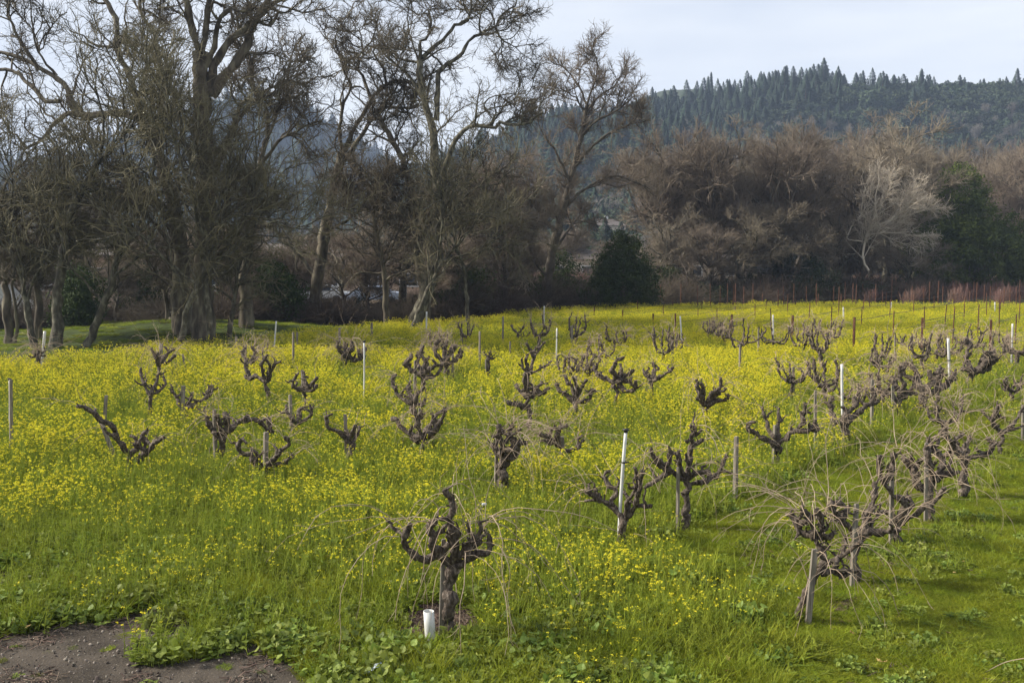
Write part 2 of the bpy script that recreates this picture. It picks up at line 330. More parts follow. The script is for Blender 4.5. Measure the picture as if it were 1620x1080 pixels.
def make_tree(name, label, cat, limbs, Y, seed, n=(60, 700, 6000), L=((1.6, 4.0), (.7, 1.8), (.3, .8)), wig=(.28, .32, .35), up=(.05, .05, .06),
              rad=(.065, .024, .0105), mats=('oak', 'oaktwig'), group='large leafless trees along the field edge', spread=.5, ang=(30, 75), t0=.35, bend=0.0, tips=0.0, root=1.12, twigfrom=0):
    rng = np.random.default_rng(seed); res = trace(limbs, Y, rng, spread, wsc=.80 if mats[0] == 'oak' else .68)
    base = res[0][0][0].copy(); base[2] = float(gz(base[0], base[1]))
    tr = []
    for q, (c, R) in enumerate(res):
        if c[0][2] < base[2]+.6 and root:     # root flare
            R = R*(1+(root-1)*np.exp(-(c[:, 2]-base[2])/.35)); c[0][2] = min(c[0][2], float(gz(c[0][0], c[0][1]))-.15)
        R = R*(1+rng.normal(size=len(R))*.07)
        tr.append((*tubes(c-base, R, 8 if R[0] > .09 else 6, rng, .07), 0))
    Pk, Rk = limbs_to(res); Pk = Pk[twigfrom:]; Rk = Rk[twigfrom:]
    p1, r1 = grow(Pk, Rk, n[0], *L[0], *ang, wig[0], 9, up[0], rad[0], rad[1], rng, t0, bend)
    p2, r2 = grow(np.concatenate([p1, p1[:, :, :]]), np.concatenate([r1, r1]), n[1], *L[1], 25, 75, wig[1], 6, up[1], rad[1], rad[2]*1.2, rng, .15, bend)
    p3, r3 = grow(p2, r2, n[2], *L[2], 20, 70, wig[2], 4, up[2], rad[2], rad[2]*.5, rng, .1, bend)
    t = empty(name, base, label, cat, group)
    tr.append((*tubes(p1-base, r1, 5, rng), 0))
    obj('trunk', tr, [M[mats[0]]], t)
    obj('crown', [(*tubes(p2-base, r2, 3, rng), 0), (*tubes(p3-base, r3, 3, rng), 0)], [M[mats[1]]], t)
    return t
OG = 'large leafless trees along the field edge'
# --- the dark forked oak that leaves the top of the picture
make_tree('oak_tree', 'tallest dark leafless oak left of centre, its forked trunk leaving the top of the picture', 'tree', [
 ("322,540 320,480 322,420 325,350 326,280 322,200 318,140 316,85", 46, 30),
 ("316,90 305,50 296,10 288,-30", 17, 11), ("318,85 324,50 330,10 334,-30", 14, 10), ("326,105 338,75 346,40 350,26 366,14", 14, 7),
 ("330,150 338,110 345,90 365,62 385,50 398,38 410,20 430,-5", 20, 10), ("334,150 352,125 372,100 392,70 396,45", 22, 17), ("396,45 420,15 455,-8", 16, 6),
 ("405,30 425,42 440,20", 8, 4), ("322,240 300,200 270,180 240,170", 12, 4), ("325,300 350,250 372,190 384,163 396,157", 16, 7),
 ("325,330 290,300 250,310 215,330", 11, 3), ("325,270 355,225 400,165 430,150 458,100", 8, 3), ("322,440 350,400 380,350 420,330", 10, 3)], 43.5, 11,
 n=(75, 800, 6800), spread=.45)
# --- the big oak whose crooked arms reach the left edge
make_tree('oak_tree', 'massive dark oak at left with long crooked arms reaching over the left edge', 'tree', [
 ("295,550 286,490 288,430 284,380 268,300 250,240 236,212", 40, 20), ("240,215 215,186 180,180 150,182 120,180", 17, 12),
 ("120,180 98,185 78,205 64,225 42,234 33,246", 11, 4), ("120,180 105,140 90,122 70,112 40,95 10,85 -20,88", 13, 6), ("95,160 70,160 55,140 40,128 20,112 -15,108", 10, 6),
 ("40,234 25,215 5,210 -15,225", 5, 2), ("115,150 130,100 150,75", 6, 2), ("236,212 200,110 184,75 186,40 170,5 155,-25", 15, 9), ("250,240 256,140 250,90 246,52", 13, 9),
 ("246,54 232,35 222,15 222,-20", 7, 5), ("247,54 256,38 252,15 258,-20", 6, 4), ("188,75 150,72 130,55 110,50", 7, 2), ("184,75 200,50 196,20 205,-5", 6, 2),
 ("60,112 30,60 12,20 10,-20", 8, 3), ("270,330 220,310 180,330 140,320", 10, 3), ("284,400 240,350 200,300 160,280 130,240", 9, 3), ("90,120 60,80 50,30 45,-10", 6, 2)], 44.5, 12,
 n=(95, 1100, 9000), spread=.5, t0=.2)
# --- olive trees with fine upright twigs in front
def fine(lbl, limbs, Y, seed, n=(70, 900, 8000), **k):
    n = (int(n[0]*.75), int(n[1]*.38), int(n[2]*.27))
    d = dict(up=(.10, .07, .06), wig=(.24, .28, .3), rad=(.042, .021, .0115), L=((2.0, 6.0), (1.0, 2.6), (.4, 1.1)), mats=('lichen', 'lichtwig'), ang=(18, 60)); d.update(k)
    return make_tree('lichened_tree', lbl, 'tree', limbs, Y, seed, n=n, group='slim lichened trees in front of the oaks', **d)
fine('slender pale trunk with fine upright twigs, standing in front of the tallest dark oak', [
 ("335,558 330,500 324,440 330,380 345,330 372,250", 17, 6), ("326,430 300,370 270,300 255,230 240,150", 9, 3), ("330,380 370,330 420,300 470,250", 8, 3), ("328,400 310,330 300,250 285,180", 7, 3), ("335,350 380,340 440,350 490,360", 6, 2)], 40.5, 21)
fine('slim pale tree bending right, just left of the slender pale trunk', [
 ("291,562 288,530 300,480 316,440 335,400 352,330", 18, 7), ("300,480 270,420 220,370 170,350", 8, 3), ("316,440 380,380 440,330 480,300", 7, 3), ("335,400 300,300 270,200 262,120", 8, 3), ("310,450 250,400 190,330 160,240", 7, 2)], 40.0, 22)
fine('leaning grey tree whose trunk slants right from the edge of the mustard at left', [
 ("134,556 150,520 165,480 178,440 190,400 200,350", 21, 10), ("190,400 170,340 150,290 120,250", 9, 3), ("196,370 230,310 250,240 262,180", 9, 3), ("178,440 230,400 275,390 320,400", 7, 3), ("165,480 120,430 80,400 40,390", 7, 2), ("200,350 205,270 195,190 200,120", 9, 2)], 41.0, 23, n=(80, 1000, 9000))
fine('thick mossy trunk at left with the white pole standing in front of it', [
 ("86,566 90,510 92,460 100,400 112,340 135,290 160,250", 30, 11), ("135,290 190,275 240,265 290,270", 8, 3), ("120,310 150,300 200,300 245,310 278,350", 9, 3), ("100,400 60,340 30,320 -10,330", 9, 3), ("160,250 165,190 150,130 155,90", 8, 2), ("150,260 200,210 235,150", 7, 2), ("104,380 80,330 95,300 110,270", 10, 3)], 40.8, 24, n=(85, 1000, 9000))
fine('leaning mossy trunk near the left edge beside the two dark stems', [
 ("52,566 48,520 42,480 35,440 18,400 10,350", 18, 8), ("42,480 60,430 90,370 120,320", 7, 3), ("18,400 -10,370 -40,350", 7, 3), ("10,350 20,290 5,240", 6, 2)], 41.5, 25, n=(55, 700, 6000))
make_tree('oak_tree', 'dark upright trunk closest to the left edge of the picture', 'tree', [
 ("14,552 12,490 8,430 5,370 -5,320", 18, 9), ("24,548 26,500 20,440 40,380", 8, 4), ("8,400 40,350 80,330", 8, 3), ("-5,330 15,280 45,250", 6, 2)], 43, 26, n=(35, 450, 4000))
make_tree('oak_tree', 'dark mossy twin stem behind the thick mossy trunk at left', 'tree', [
 ("60,546 62,480 58,420 70,370 85,330", 17, 8), ("62,450 90,400 130,380", 7, 3), ("60,420 30,370 25,320", 8, 3)], 44, 27, n=(35, 450, 4500), mats=('oak', 'lichtwig'))
make_tree('oak_tree', 'small dark forked tree on the green bank in the shade at left', 'tree', [
 ("268,534 264,490 262,462", 12, 8), ("262,464 245,435 220,425", 8, 3), ("263,464 272,430 274,400", 6, 3), ("245,437 225,400 215,360", 4, 2)], 48, 28, n=(28, 300, 2400), L=((1, 2.4), (.6, 1.4), (.3, .7)))
make_tree('oak_tree', 'broad dark trunk in the shade right of the slender pale trunk', 'tree', [
 ("392,548 390,500 388,440 396,360 402,300 412,262", 30, 13), ("412,262 420,220 424,180 406,150 398,120 394,85", 12, 4), ("406,150 430,140 455,125 485,112", 7, 2), ("412,240 440,180 455,120 460,86", 7, 3), ("400,290 370,250 350,240", 8, 3), ("412,262 440,225 470,205 510,190", 8, 3)], 46.5, 29, n=(55, 700, 6500))
make_tree('oak_tree', 'pair of thin grey stems between the slender pale trunk and the broad dark one', 'tree', [
 ("362,556 364,510 372,470 378,420", 13, 6), ("374,460 400,400 440,370", 6, 2), ("378,420 370,360 380,310", 5, 2)], 42.3, 30, n=(30, 350, 3000), mats=('lichen', 'lichtwig'))
make_tree('oak_tree', 'leaning dark oak left of centre with a rounded brown tuft at its top', 'tree', [
 ("496,522 500,470 506,420 514,370 524,320 536,262 541,240", 26, 17), ("541,240 538,205 543,170 554,140 545,112 538,86", 8, 4), ("554,140 566,138 578,143", 5, 3),
 ("541,245 560,205 585,165 603,138 630,130 660,133", 11, 5), ("538,262 568,220 592,182 612,170 640,172 662,166", 11, 4), ("588,165 578,130 566,108 568,88 548,82", 7, 4), ("566,108 574,80 570,50", 5, 2),
 ("594,150 612,130 600,100 590,80 610,62", 6, 3), ("538,86 530,60 545,30", 4, 2), ("568,88 590,60 600,35", 4, 2), ("500,440 470,400 440,380", 9, 3), ("514,370 560,340 590,310", 8, 3), ("543,180 515,165 490,160", 3, 1.5), ("538,90 515,60 500,40", 3, 1.5)], 55, 31,
 n=(80, 800, 6500), t0=.4)
# --- centre pair
make_tree('oak_tree', 'tall pale-limbed oak at centre reaching the top edge with a long arm to the right', 'tree', [
 ("655,524 664,490 678,450 688,400 692,330 688,260 684,200 668,150 664,95", 34, 14), ("664,95 664,68 674,62 682,40 676,15", 10, 4), ("668,92 690,72 708,55 720,40 740,30 745,0 742,-20", 11, 4),
 ("690,190 692,140 694,115 712,100 732,84 742,66 762,52 783,42 795,22 815,10", 15, 4), ("783,42 792,62 812,72 822,82", 6, 2), ("760,52 758,30 775,5", 5, 2), ("700,105 680,85 655,80 620,60 600,62", 5, 2), ("664,100 645,95 620,88 600,72", 7, 3),
 ("668,150 650,125 630,105 612,90 596,70", 9, 3), ("690,300 705,262 714,235 730,210 755,198 780,202 790,194 815,198 832,196 860,178", 15, 5), ("775,180 765,165 785,150 815,148 822,128", 5, 2), ("735,205 770,175 800,168 840,158", 5, 2), ("692,360 720,330 750,300 800,290", 8, 2), ("688,400 640,340 620,300 600,290", 8, 2), ("664,100 650,60 645,20 660,-10", 5, 2)], 51, 32,
 n=(90, 1300, 12000), mats=('lichen', 'oaktwig'), t0=.3)
make_tree('oak_tree', 'dark oak standing just behind the tall pale-limbed oak at centre', 'tree', [
 ("668,520 672,460 660,400 655,330 640,262 622,225 605,195 594,172", 26, 9), ("622,225 600,215 575,200", 6, 2), ("640,262 620,280 600,330", 6, 2), ("655,330 630,320 600,300 570,290", 8, 3), ("660,380 700,340 740,330", 8, 3), ("596,176 620,150 640,110", 5, 2)], 54, 33, n=(60, 800, 7500))
make_tree('oak_tree', 'slim dark trunk between the leaning oak and the centre pair', 'tree', [
 ("612,526 610,470 606,420 596,370 588,320", 15, 6), ("606,420 630,370 650,330", 6, 2), ("598,380 560,350 540,310", 6, 2)], 52, 34, n=(40, 500, 4500))
fine('pale slanting stem at the foot of the centre oak pair', [
 ("650,526 668,480 682,446 700,415 740,370", 14, 4), ("690,430 700,350 695,290 700,230", 8, 3), ("710,400 760,340 800,270", 5, 2), ("700,415 690,360 720,300 730,260", 5, 2)], 48.5, 35, n=(55, 700, 6000))
fine('thin stemmed light tree with drooping green strands right of centre', [
 ("740,512 738,470 735,430 720,380 715,330", 11, 5), ("735,430 770,390 800,370", 6, 2), ("725,400 700,360 690,320", 5, 2), ("716,340 740,280 750,240", 5, 2)], 52, 36, n=(60, 800, 7000), bend=.25)
make_tree('brown_tree', 'round-topped brown leafless tree in front of the hill saddle right of centre', 'tree', [
 ("862,498 866,450 874,400 888,340 902,290 914,240 924,195 928,165", 26, 9), ("928,165 915,135 895,110 885,95", 6, 2), ("928,165 940,130 945,100 935,80", 5, 2), ("926,180 950,150 975,135 985,110", 6, 2), ("920,215 945,190 975,175 1005,150", 8, 2),
 ("908,265 945,225 985,200 1030,190", 9, 2), ("902,290 880,240 860,215 850,190", 8, 2), ("890,330 940,290 980,280 1030,300", 9, 3), ("880,370 840,320 810,300 790,290", 9, 3), ("874,400 910,350 930,330", 8, 3), ("868,440 830,400 800,380", 7, 2), ("926,175 905,150 885,140", 5, 2)], 68, 37,
 n=(110, 1500, 12000), L=((1.4, 3.2), (.8, 1.8), (.4, 1.0)), mats=('brbark', 'brtwig'), wig=(.18, .24, .3), rad=(.06, .026, .013), t0=.25, up=(.08, .06, .05))
make_tree('brown_tree', 'dense dark brown tree filling the gap between the centre oak and the round-topped tree', 'tree', [
 ("800,505 802,450 796,400 790,350 785,310", 22, 8), ("796,400 830,350 850,310", 8, 3), ("798,420 760,370 745,320", 8, 3), ("790,350 815,300 820,280", 6, 2), ("792,370 770,310 775,280", 6, 2)], 66, 38,
 n=(90, 1300, 12000), L=((2, 4.5), (.9, 2.2), (.5, 1.2)), mats=('brbark', 'brtwig'), wig=(.2, .26, .3), rad=(.06, .026, .013), t0=.2, bend=.12)

# ============================================================ brown leafless tree mass on the right: four grown kinds, copied
def grown(seed, h=14.0, cr=5.5, n=(26, 90, 1000, 7800), mats=('brbark', 'brtwig'), wig=.2, low=.22, r0=.28, tw=.016, fan=(20, 50), bend=.02, parts=('trunk', 'crown')):
    rng = np.random.default_rng(seed)
    st = np.array([[0, 0, -.2], [.1*rng.normal(), .1, h*.15], [.3*rng.normal(), .2*rng.normal(), h*.35], [.5*rng.normal(), .4*rng.normal(), h*.55], [.6*rng.normal(), .5*rng.normal(), h*.72]])
    c = resample(st, 16, rng, .05); R = np.interp(np.linspace(0, 1, 16), [0, .05, .2, 1], [r0*1.5, r0*1.1, r0, r0*.3])
    P0 = c[None]; R0 = R[None]
    pa, ra = grow(P0, R0, n[0], h*.32, h*.58, fan[0], fan[1]+20, wig*.7, 12, .07, r0*.5, .05, rng, low)
    pb, rb_ = grow(pa, ra, n[1], h*.14, h*.3, 22, 60, wig, 8, .04, .06, .03, rng, .2)
    pc, rc = grow(np.concatenate([pb]), rb_, n[2], h*.07, h*.17, 18, 58, wig, 6, .06, .030, tw, rng, .1, bend)
    pd, rd = grow(pc, rc, n[3], h*.03, h*.095, 14, 50, wig*1.0, 4, .07, tw, tw*.5, rng, .05, bend)
    a = build_mesh('trunk', [(*tubes(P0, R0, 8, rng, .06), 0), (*tubes(pa, ra, 6, rng), 0), (*tubes(pb, rb_, 4, rng), 0)], [M[mats[0]]])
    b = build_mesh('crown', [(*tubes(pc, rc, 3, rng), 0), (*tubes(pd, rd, 3, rng), 0)], [M[mats[1]]])
    return a, b
KB = [grown(101), grown(102, cr=6, fan=(25, 60), mats=('lichen', 'brtwig'), n=(22, 80, 900, 7500)), grown(103, h=13, fan=(15, 45)), grown(104, h=14, fan=(30, 70), mats=('lichen', 'brtwig'), n=(30, 80, 850, 7000), wig=.3)]
def place(kind, name, x, y, h, rz, label, cat, group, h0=14.0, wide=1.0, seed=0):
    s = h/h0; t = empty(name, (x, y, float(gz(x, y))), label, cat, group); t.rotation_euler = (0, 0, rz); t.scale = (s*wide, s*wide, s)
    for nm, me in zip(('trunk', 'crown'), kind):
        o = bpy.data.objects.new(nm, me); COL.objects.link(o); o.parent = t
    return t
rg = np.random.default_rng(5)
BL = 'bare reddish brown tree in the crowded tree belt beyond the field at right'
belt = [(1050, 88, 215), (1095, 92, 232), (1140, 86, 205), (1190, 90, 222), (1235, 86, 212), (1290, 92, 204), (1345, 90, 225), (1400, 98, 200), (1450, 104, 215), (1500, 110, 240), (1560, 116, 235), (1610, 112, 240), (1660, 116, 225), (1710, 108, 220),
        (1075, 108, 240), (1165, 112, 232), (1260, 115, 222), (1320, 120, 218), (1425, 130, 232), (1485, 135, 226), (1535, 140, 232), (1590, 138, 228), (1640, 144, 226), (1380, 122, 215), (1700, 140, 230)]
for q, (px, Y, ty) in enumerate(belt):
    p = P(px, 400, Y); h = P(px, ty+16, Y)[2]
    place(KB[q % 4], 'brown_tree', p[0], Y, h*1.04, rg.uniform(0, 6.28), BL, 'tree', 'bare trees of the belt at right', h0=13.2, wide=rg.uniform(.9, 1.2))
# lower growth of the belt, also behind the left trees
BS = 'low tangled bare tree in the shaded undergrowth behind the tall trees'
for q, (px, Y, ty) in enumerate([(-40, 60, 400), (30, 62, 380), (105, 64, 395), (180, 58, 430), (235, 62, 400), (345, 56, 400), (430, 60, 380), (470, 58, 410), (545, 62, 370), (580, 60, 400), (640, 64, 350), (700, 60, 380), (760, 66, 360), (830, 74, 360), (1060, 82, 380), (1120, 80, 390), (1180, 82, 370), (1240, 84, 360), (1330, 86, 370), (1370, 88, 400), (1440, 92, 400), (500, 66, 340), (390, 64, 350), (270, 66, 350), (740, 72, 300), (130, 68, 340), (60, 70, 330)]):
    p = P(px, 400, Y); h = P(px, ty if q % 5 == 0 or px > 1000 else 400+(ty-330)*.5, Y)[2]+1.5
    place(KB[(q*3+1) % 4], 'scrub_tree', p[0], Y, h*1.05, rg.uniform(0, 6.28), BS, 'tree', 'low scrub trees in the shade', h0=13.2, wide=rg.uniform(1.1, 1.7))
# distant bare woodland behind the left trees
for q in range(26):
    px = -150+q*48+rg.uniform(-15, 15); Y = rg.uniform(120, 175) if px < 700 else rg.uniform(105, 150); ty = 425-rg.uniform(0, 40) if px < 840 else 385-rg.uniform(0, 25)
    p = P(px, 400, Y); h = P(px, ty, Y)[2]
    place(KB[(q*5+2) % 4], 'brown_tree', p[0], Y, h, rg.uniform(0, 6.28), 'far bare brown tree seen faintly between the trunks of the nearer trees', 'tree', 'far bare trees behind the left tree line', h0=13.2, wide=1.5)

# --- pale fan-shaped tree
make_tree('pale_tree', 'pale whitish leafless tree with a fan of fine twigs leaning right', 'tree', [
 ("1374,428 1366,412 1366,395 1370,378 1374,365", 6, 4), ("1372,382 1350,380 1340,376 1348,358 1362,340 1375,318", 3.5, 1.5), ("1374,368 1385,340 1400,310 1412,290", 3.5, 1.2), ("1374,366 1400,355 1430,330 1450,310", 3.5, 1.2), ("1373,370 1410,368 1440,372 1455,385", 3, 1.2), ("1362,342 1365,310 1375,285", 3, 1.5), ("1386,340 1385,310 1392,283", 4, 1.5), ("1390,355 1420,345 1455,335", 4, 1.5)], 84, 41,
 n=(60, 620, 4200), L=((1.8, 4.0), (.9, 1.9), (.4, .9)), mats=('palebark', 'palebark'), wig=(.07, .1, .13), up=(.03, .02, .02), ang=(10, 38), rad=(.034, .020, .012), t0=.15, spread=.4, group='lone pale tree')

# ============================================================ leafy crowns (leaf-sized faces through the volume)
def leaves(C, rng, size, flat=.35, asp=.5):
    n = len(C); a = rng.normal(size=(n, 3)); a /= np.linalg.norm(a, axis=1, keepdims=True); q = rng.normal(size=(n, 3)); b = np.cross(a, q); b /= np.linalg.norm(b, axis=1, keepdims=True)
    s = size*rng.uniform(.6, 1.4, n)[:, None]; c = np.cross(a, b)
    V = np.stack([C-a*s, C+b*s*asp+c*s*flat*.3, C+a*s, C-b*s*asp+c*s*flat*.3], 1).reshape(-1, 3)
    return V, np.arange(n*4).reshape(-1, 4)
def crown_points(blobs, n, rng, clump=90, cs=.5):
    w_ = np.array([b[3]**2 for b in blobs]); bi = rng.choice(len(blobs), clump, p=w_/w_.sum()); B = np.array(blobs)
    d = rng.normal(size=(clump, 3)); d /= np.linalg.norm(d, axis=1, keepdims=True); r = rng.uniform(.55, 1.05, clump)[:, None]*B[bi, 3:4]
    cc = B[bi, :3]+d*r*np.array([1, 1, B[bi, 4].mean()]); ci = rng.integers(0, clump, n); k = rng.normal(size=(n, 3))*cs*rng.uniform(.5, 1.2, clump)[ci][:, None]
    return cc[ci]+k
def leafy(name, label, cat, base, blobs, n, size, m, seed, clump=120, cs=.5, trunk=.25, group=None, bark='oak'):
    rng = np.random.default_rng(seed); t = empty(name, base, label, cat, group)
    C = crown_points(blobs, n, rng, clump, cs); C[:, 2] = np.maximum(C[:, 2], .05)
    tp = []
    for b in blobs[:6]:
        c = resample(np.array([[rng.normal()*.15, rng.normal()*.15, -.2], [b[0]*.3, b[1]*.3, b[2]*.5], [b[0], b[1], b[2]]]), 8, rng, .05); tp.append((*tubes(c, np.linspace(trunk, trunk*.2, 8), 6, rng, .05), 0))
    obj('trunk', tp, [M[bark]], t); obj('foliage', [(*leaves(C, rng, size), 0)], [M[m]], t, smooth=False); return t
b = P(984, 490, 68); b[2] = 0
leafy('evergreen_tree', 'dark green conical evergreen tree standing alone behind the mustard right of centre', 'tree', b,
 [(0, 0, 1.6, 2.2, 1), (-1.4, 0, 1.3, 1.4, 1), (1.4, .2, 1.4, 1.4, 1), (0, 0, 3.1, 1.7, 1), (.1, 0, 4.3, 1.05, 1), (.9, 0, 2.6, 1.2, 1), (-.8, .3, 2.7, 1.2, 1), (.5, 0, 4.6, .6, 1)], 26000, .085, 'dgreen', 71, 420, .26)
b = P(1528, 460, 96); b[2] = 0
leafy('evergreen_tree', 'broad rounded dark green tree in front of the bare belt at the right edge', 'tree', b,
 [(-1.8, 0, 3.5, 3.3, 1), (2.5, 0, 3.8, 3.4, 1), (-.8, 0, 9.6, 2.5, 1), (-1.4, 0, 7.6, 2.4, 1), (-3.9, 0, 5.6, 2.3, 1), (-2.2, .5, 6.5, 2.0, 1), (1.5, 0, 6.6, 1.8, 1), (5.2, 0, 5.0, 2.7, 1), (-4.0, 0, 2.8, 2.2, 1), (0, 0, 5.5, 3, 1), (5.5, 0, 2.5, 2.6, 1), (7.8, 0, 3.5, 2.4, 1)], 60000, .13, 'oakgreen', 72, 620, .42, trunk=.4)
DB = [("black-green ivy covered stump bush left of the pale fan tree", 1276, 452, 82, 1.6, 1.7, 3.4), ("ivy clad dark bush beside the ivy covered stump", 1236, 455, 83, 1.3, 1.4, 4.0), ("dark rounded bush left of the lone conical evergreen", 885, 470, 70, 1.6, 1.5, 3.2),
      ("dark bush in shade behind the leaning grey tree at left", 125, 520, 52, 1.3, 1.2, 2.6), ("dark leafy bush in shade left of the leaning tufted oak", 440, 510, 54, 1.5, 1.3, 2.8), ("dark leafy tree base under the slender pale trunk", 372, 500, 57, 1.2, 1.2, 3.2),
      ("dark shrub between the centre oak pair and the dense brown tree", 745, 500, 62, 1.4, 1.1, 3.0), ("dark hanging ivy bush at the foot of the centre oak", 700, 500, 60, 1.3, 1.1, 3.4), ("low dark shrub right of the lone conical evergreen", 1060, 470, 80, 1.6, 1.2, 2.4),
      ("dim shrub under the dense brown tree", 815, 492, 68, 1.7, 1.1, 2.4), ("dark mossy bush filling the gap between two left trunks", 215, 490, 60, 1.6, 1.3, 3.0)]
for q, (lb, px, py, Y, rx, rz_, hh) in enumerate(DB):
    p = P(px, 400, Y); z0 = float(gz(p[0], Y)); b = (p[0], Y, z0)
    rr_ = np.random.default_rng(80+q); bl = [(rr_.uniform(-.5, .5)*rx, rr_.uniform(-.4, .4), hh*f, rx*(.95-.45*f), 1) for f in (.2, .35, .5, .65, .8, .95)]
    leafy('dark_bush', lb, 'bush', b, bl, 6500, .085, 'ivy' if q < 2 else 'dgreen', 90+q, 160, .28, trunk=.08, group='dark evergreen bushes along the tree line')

# brambles: twiggy tangles at the foot of the tree line
def bramble_mesh(seed, green=.25):
    rng = np.random.default_rng(seed); n = 420; k = 6
    a = rng.uniform(0, 6.28, n); r = rng.uniform(0, .5, n)
    p = np.stack([r*np.cos(a), r*np.sin(a), np.zeros(n)], 1); d = np.stack([np.cos(a)*.8, np.sin(a)*.8, rng.uniform(.6, 2.2, n)], 1); d /= np.linalg.norm(d, axis=1, keepdims=True)
    L_ = rng.uniform(.7, 1.9, n)[:, None]; o = np.zeros((n, k, 3)); o[:, 0] = p
    for j in range(1, k):
        d = d+rng.normal(size=(n, 3))*.22; d[:, 2] -= .12; d /= np.linalg.norm(d, axis=1, keepdims=True); p = p+d*L_/(k-1); o[:, j] = p
    R = np.linspace(.009, .004, k)[None]*np.ones((n, 1)); o2, r2 = grow(o, R, 1500, .2, .6, 20, 80, .3, 4, 0, .006, .003, rng, .2)
    return build_mesh('bramble', [(*tubes(o, R, 3, rng), 0), (*tubes(o2, r2, 3, rng), 0)], [M['bram']])
BM = [bramble_mesh(200+i) for i in range(3)]
q = 0
for px in range(-80, 1460, 34):
    for row in range(1):
        base = 560 if px < 130 else np.interp(px, [130, 420, 640, 860, 1000, 1460], [520, 520, 512, 494, 484, 470])
        py = base-row*10+rg.uniform(-4, 4) if px > 130 else 520-row*10
        g = G(px+rg.uniform(-12, 12), py); s = rg.uniform(.9, 1.5)*(1.3 if g[1] > 60 else 1)
        if px < 330 and 120 < px: g[1] = rg.uniform(54, 60); g[0] = (px-810)/FPX*g[1]
        o = bpy.data.objects.new('bramble', BM[q % 3]); q += 1; COL.objects.link(o); o.location = (g[0], g[1], float(gz(g[0], g[1]))-.03); o.scale = (s, s, s*rg.uniform(.8, 1.2)); o.rotation_euler = (0, 0, rg.uniform(0, 6.28))
        tag(o, 'tangled leafless bramble at the foot of the tree line', 'bramble', 'brambles along the foot of the trees')

# ============================================================ wooded hills
def conifer_mesh(seed, h=18.0, r=3.0):
    rng = np.random.default_rng(seed); n = 1500; t = rng.random(n)**.8; z = h*(.10+.9*t); lay = (np.sin(t*60+rng.normal()*3)*.5+.5)*.35+.65
    rad = r*(1-t)**(.55+.1*(seed % 4))*lay*(1+rng.normal(size=n)*.16)*(1+.25*np.sin(t*(5+seed % 5)+seed))*rng.uniform(.25, 1.0, n)**.5; lop = 1+.25*np.sin(t*9+seed); a = rng.uniform(0, 6.28, n)
    C = np.stack([rad*np.cos(a)*lop, rad*np.sin(a), z-rad*.25], 1); out = np.stack([np.cos(a), np.sin(a), rng.uniform(-.5, .1, n)], 1)
    side = np.cross(out, [0, 0, 1.0]); side /= np.linalg.norm(side, axis=1, keepdims=True); s = (.32+.55*(1-t))[:, None]*rng.uniform(.6, 1.3, n)[:, None]
    dz = np.array([0, 0, 1.0])*.25*s
    V = np.stack([C-out*s*.7, C+side*s*.5+dz, C+out*s, C-side*s*.5-dz], 1).reshape(-1, 3); F = np.arange(n*4).reshape(-1, 4)
    tp = (*tubes(np.array([[0, 0, -1.0], [0, 0, h*.5], [0, 0, h*1.0]]), np.array([.35, .2, .03]), 5, rng), 1)
    return build_mesh('conifer', [(V, F, 0), tp], [M['conifer'], M['brbark']], False)
CM = [conifer_mesh(300+i, 18, r) for i, r in enumerate((3.6, 4.4, 3.0, 5.2, 4.0, 4.8, 5.6))]
def round_mesh(seed, m, n=900, size=.55):
    rng = np.random.default_rng(seed); bl = [(rng.normal()*1.6, rng.normal()*1.6, rng.uniform(2.5, 5), rng.uniform(1.5, 2.8), .8) for _ in range(6)]
    C = crown_points(bl, n, rng, 50, .5); tp = (*tubes(np.array([[0, 0, -1.0], [.2, 0, 2.0], [0, .3, 4.0]]), np.array([.3, .22, .1]), 5, rng), 1)
    return build_mesh('hill_tree', [(*leaves(C, rng, size), 0), tp], [M[m], M['brbark']], False)
RM = [round_mesh(320+i, 'hilloak') for i in range(3)]
def bare_mesh(seed):
    rng = np.random.default_rng(seed); st = np.array([[0, 0, -.5], [.2, 0, 2.5], [0, .2, 6.0]])[None]; R = np.array([[.3, .2, .1]])
    a, ra = grow(st, R, 12, 3, 5, 20, 60, .2, 6, .1, .14, .05, rng, .2); b_, rb_ = grow(a, ra, 90, 1.2, 2.6, 20, 60, .25, 4, .03, .07, .03, rng, .1); c, rc = grow(b_, rb_, 420, .6, 1.5, 20, 60, .3, 3, 0, .05, .025, rng, .1)
    return build_mesh('hill_tree', [(*tubes(st, R, 5, rng), 0), (*tubes(a, ra, 4, rng), 0), (*tubes(b_, rb_, 3, rng), 0), (*tubes(c, rc, 3, rng), 0)], [M['hillgrey']])
GM = [bare_mesh(340), bare_mesh(341)]

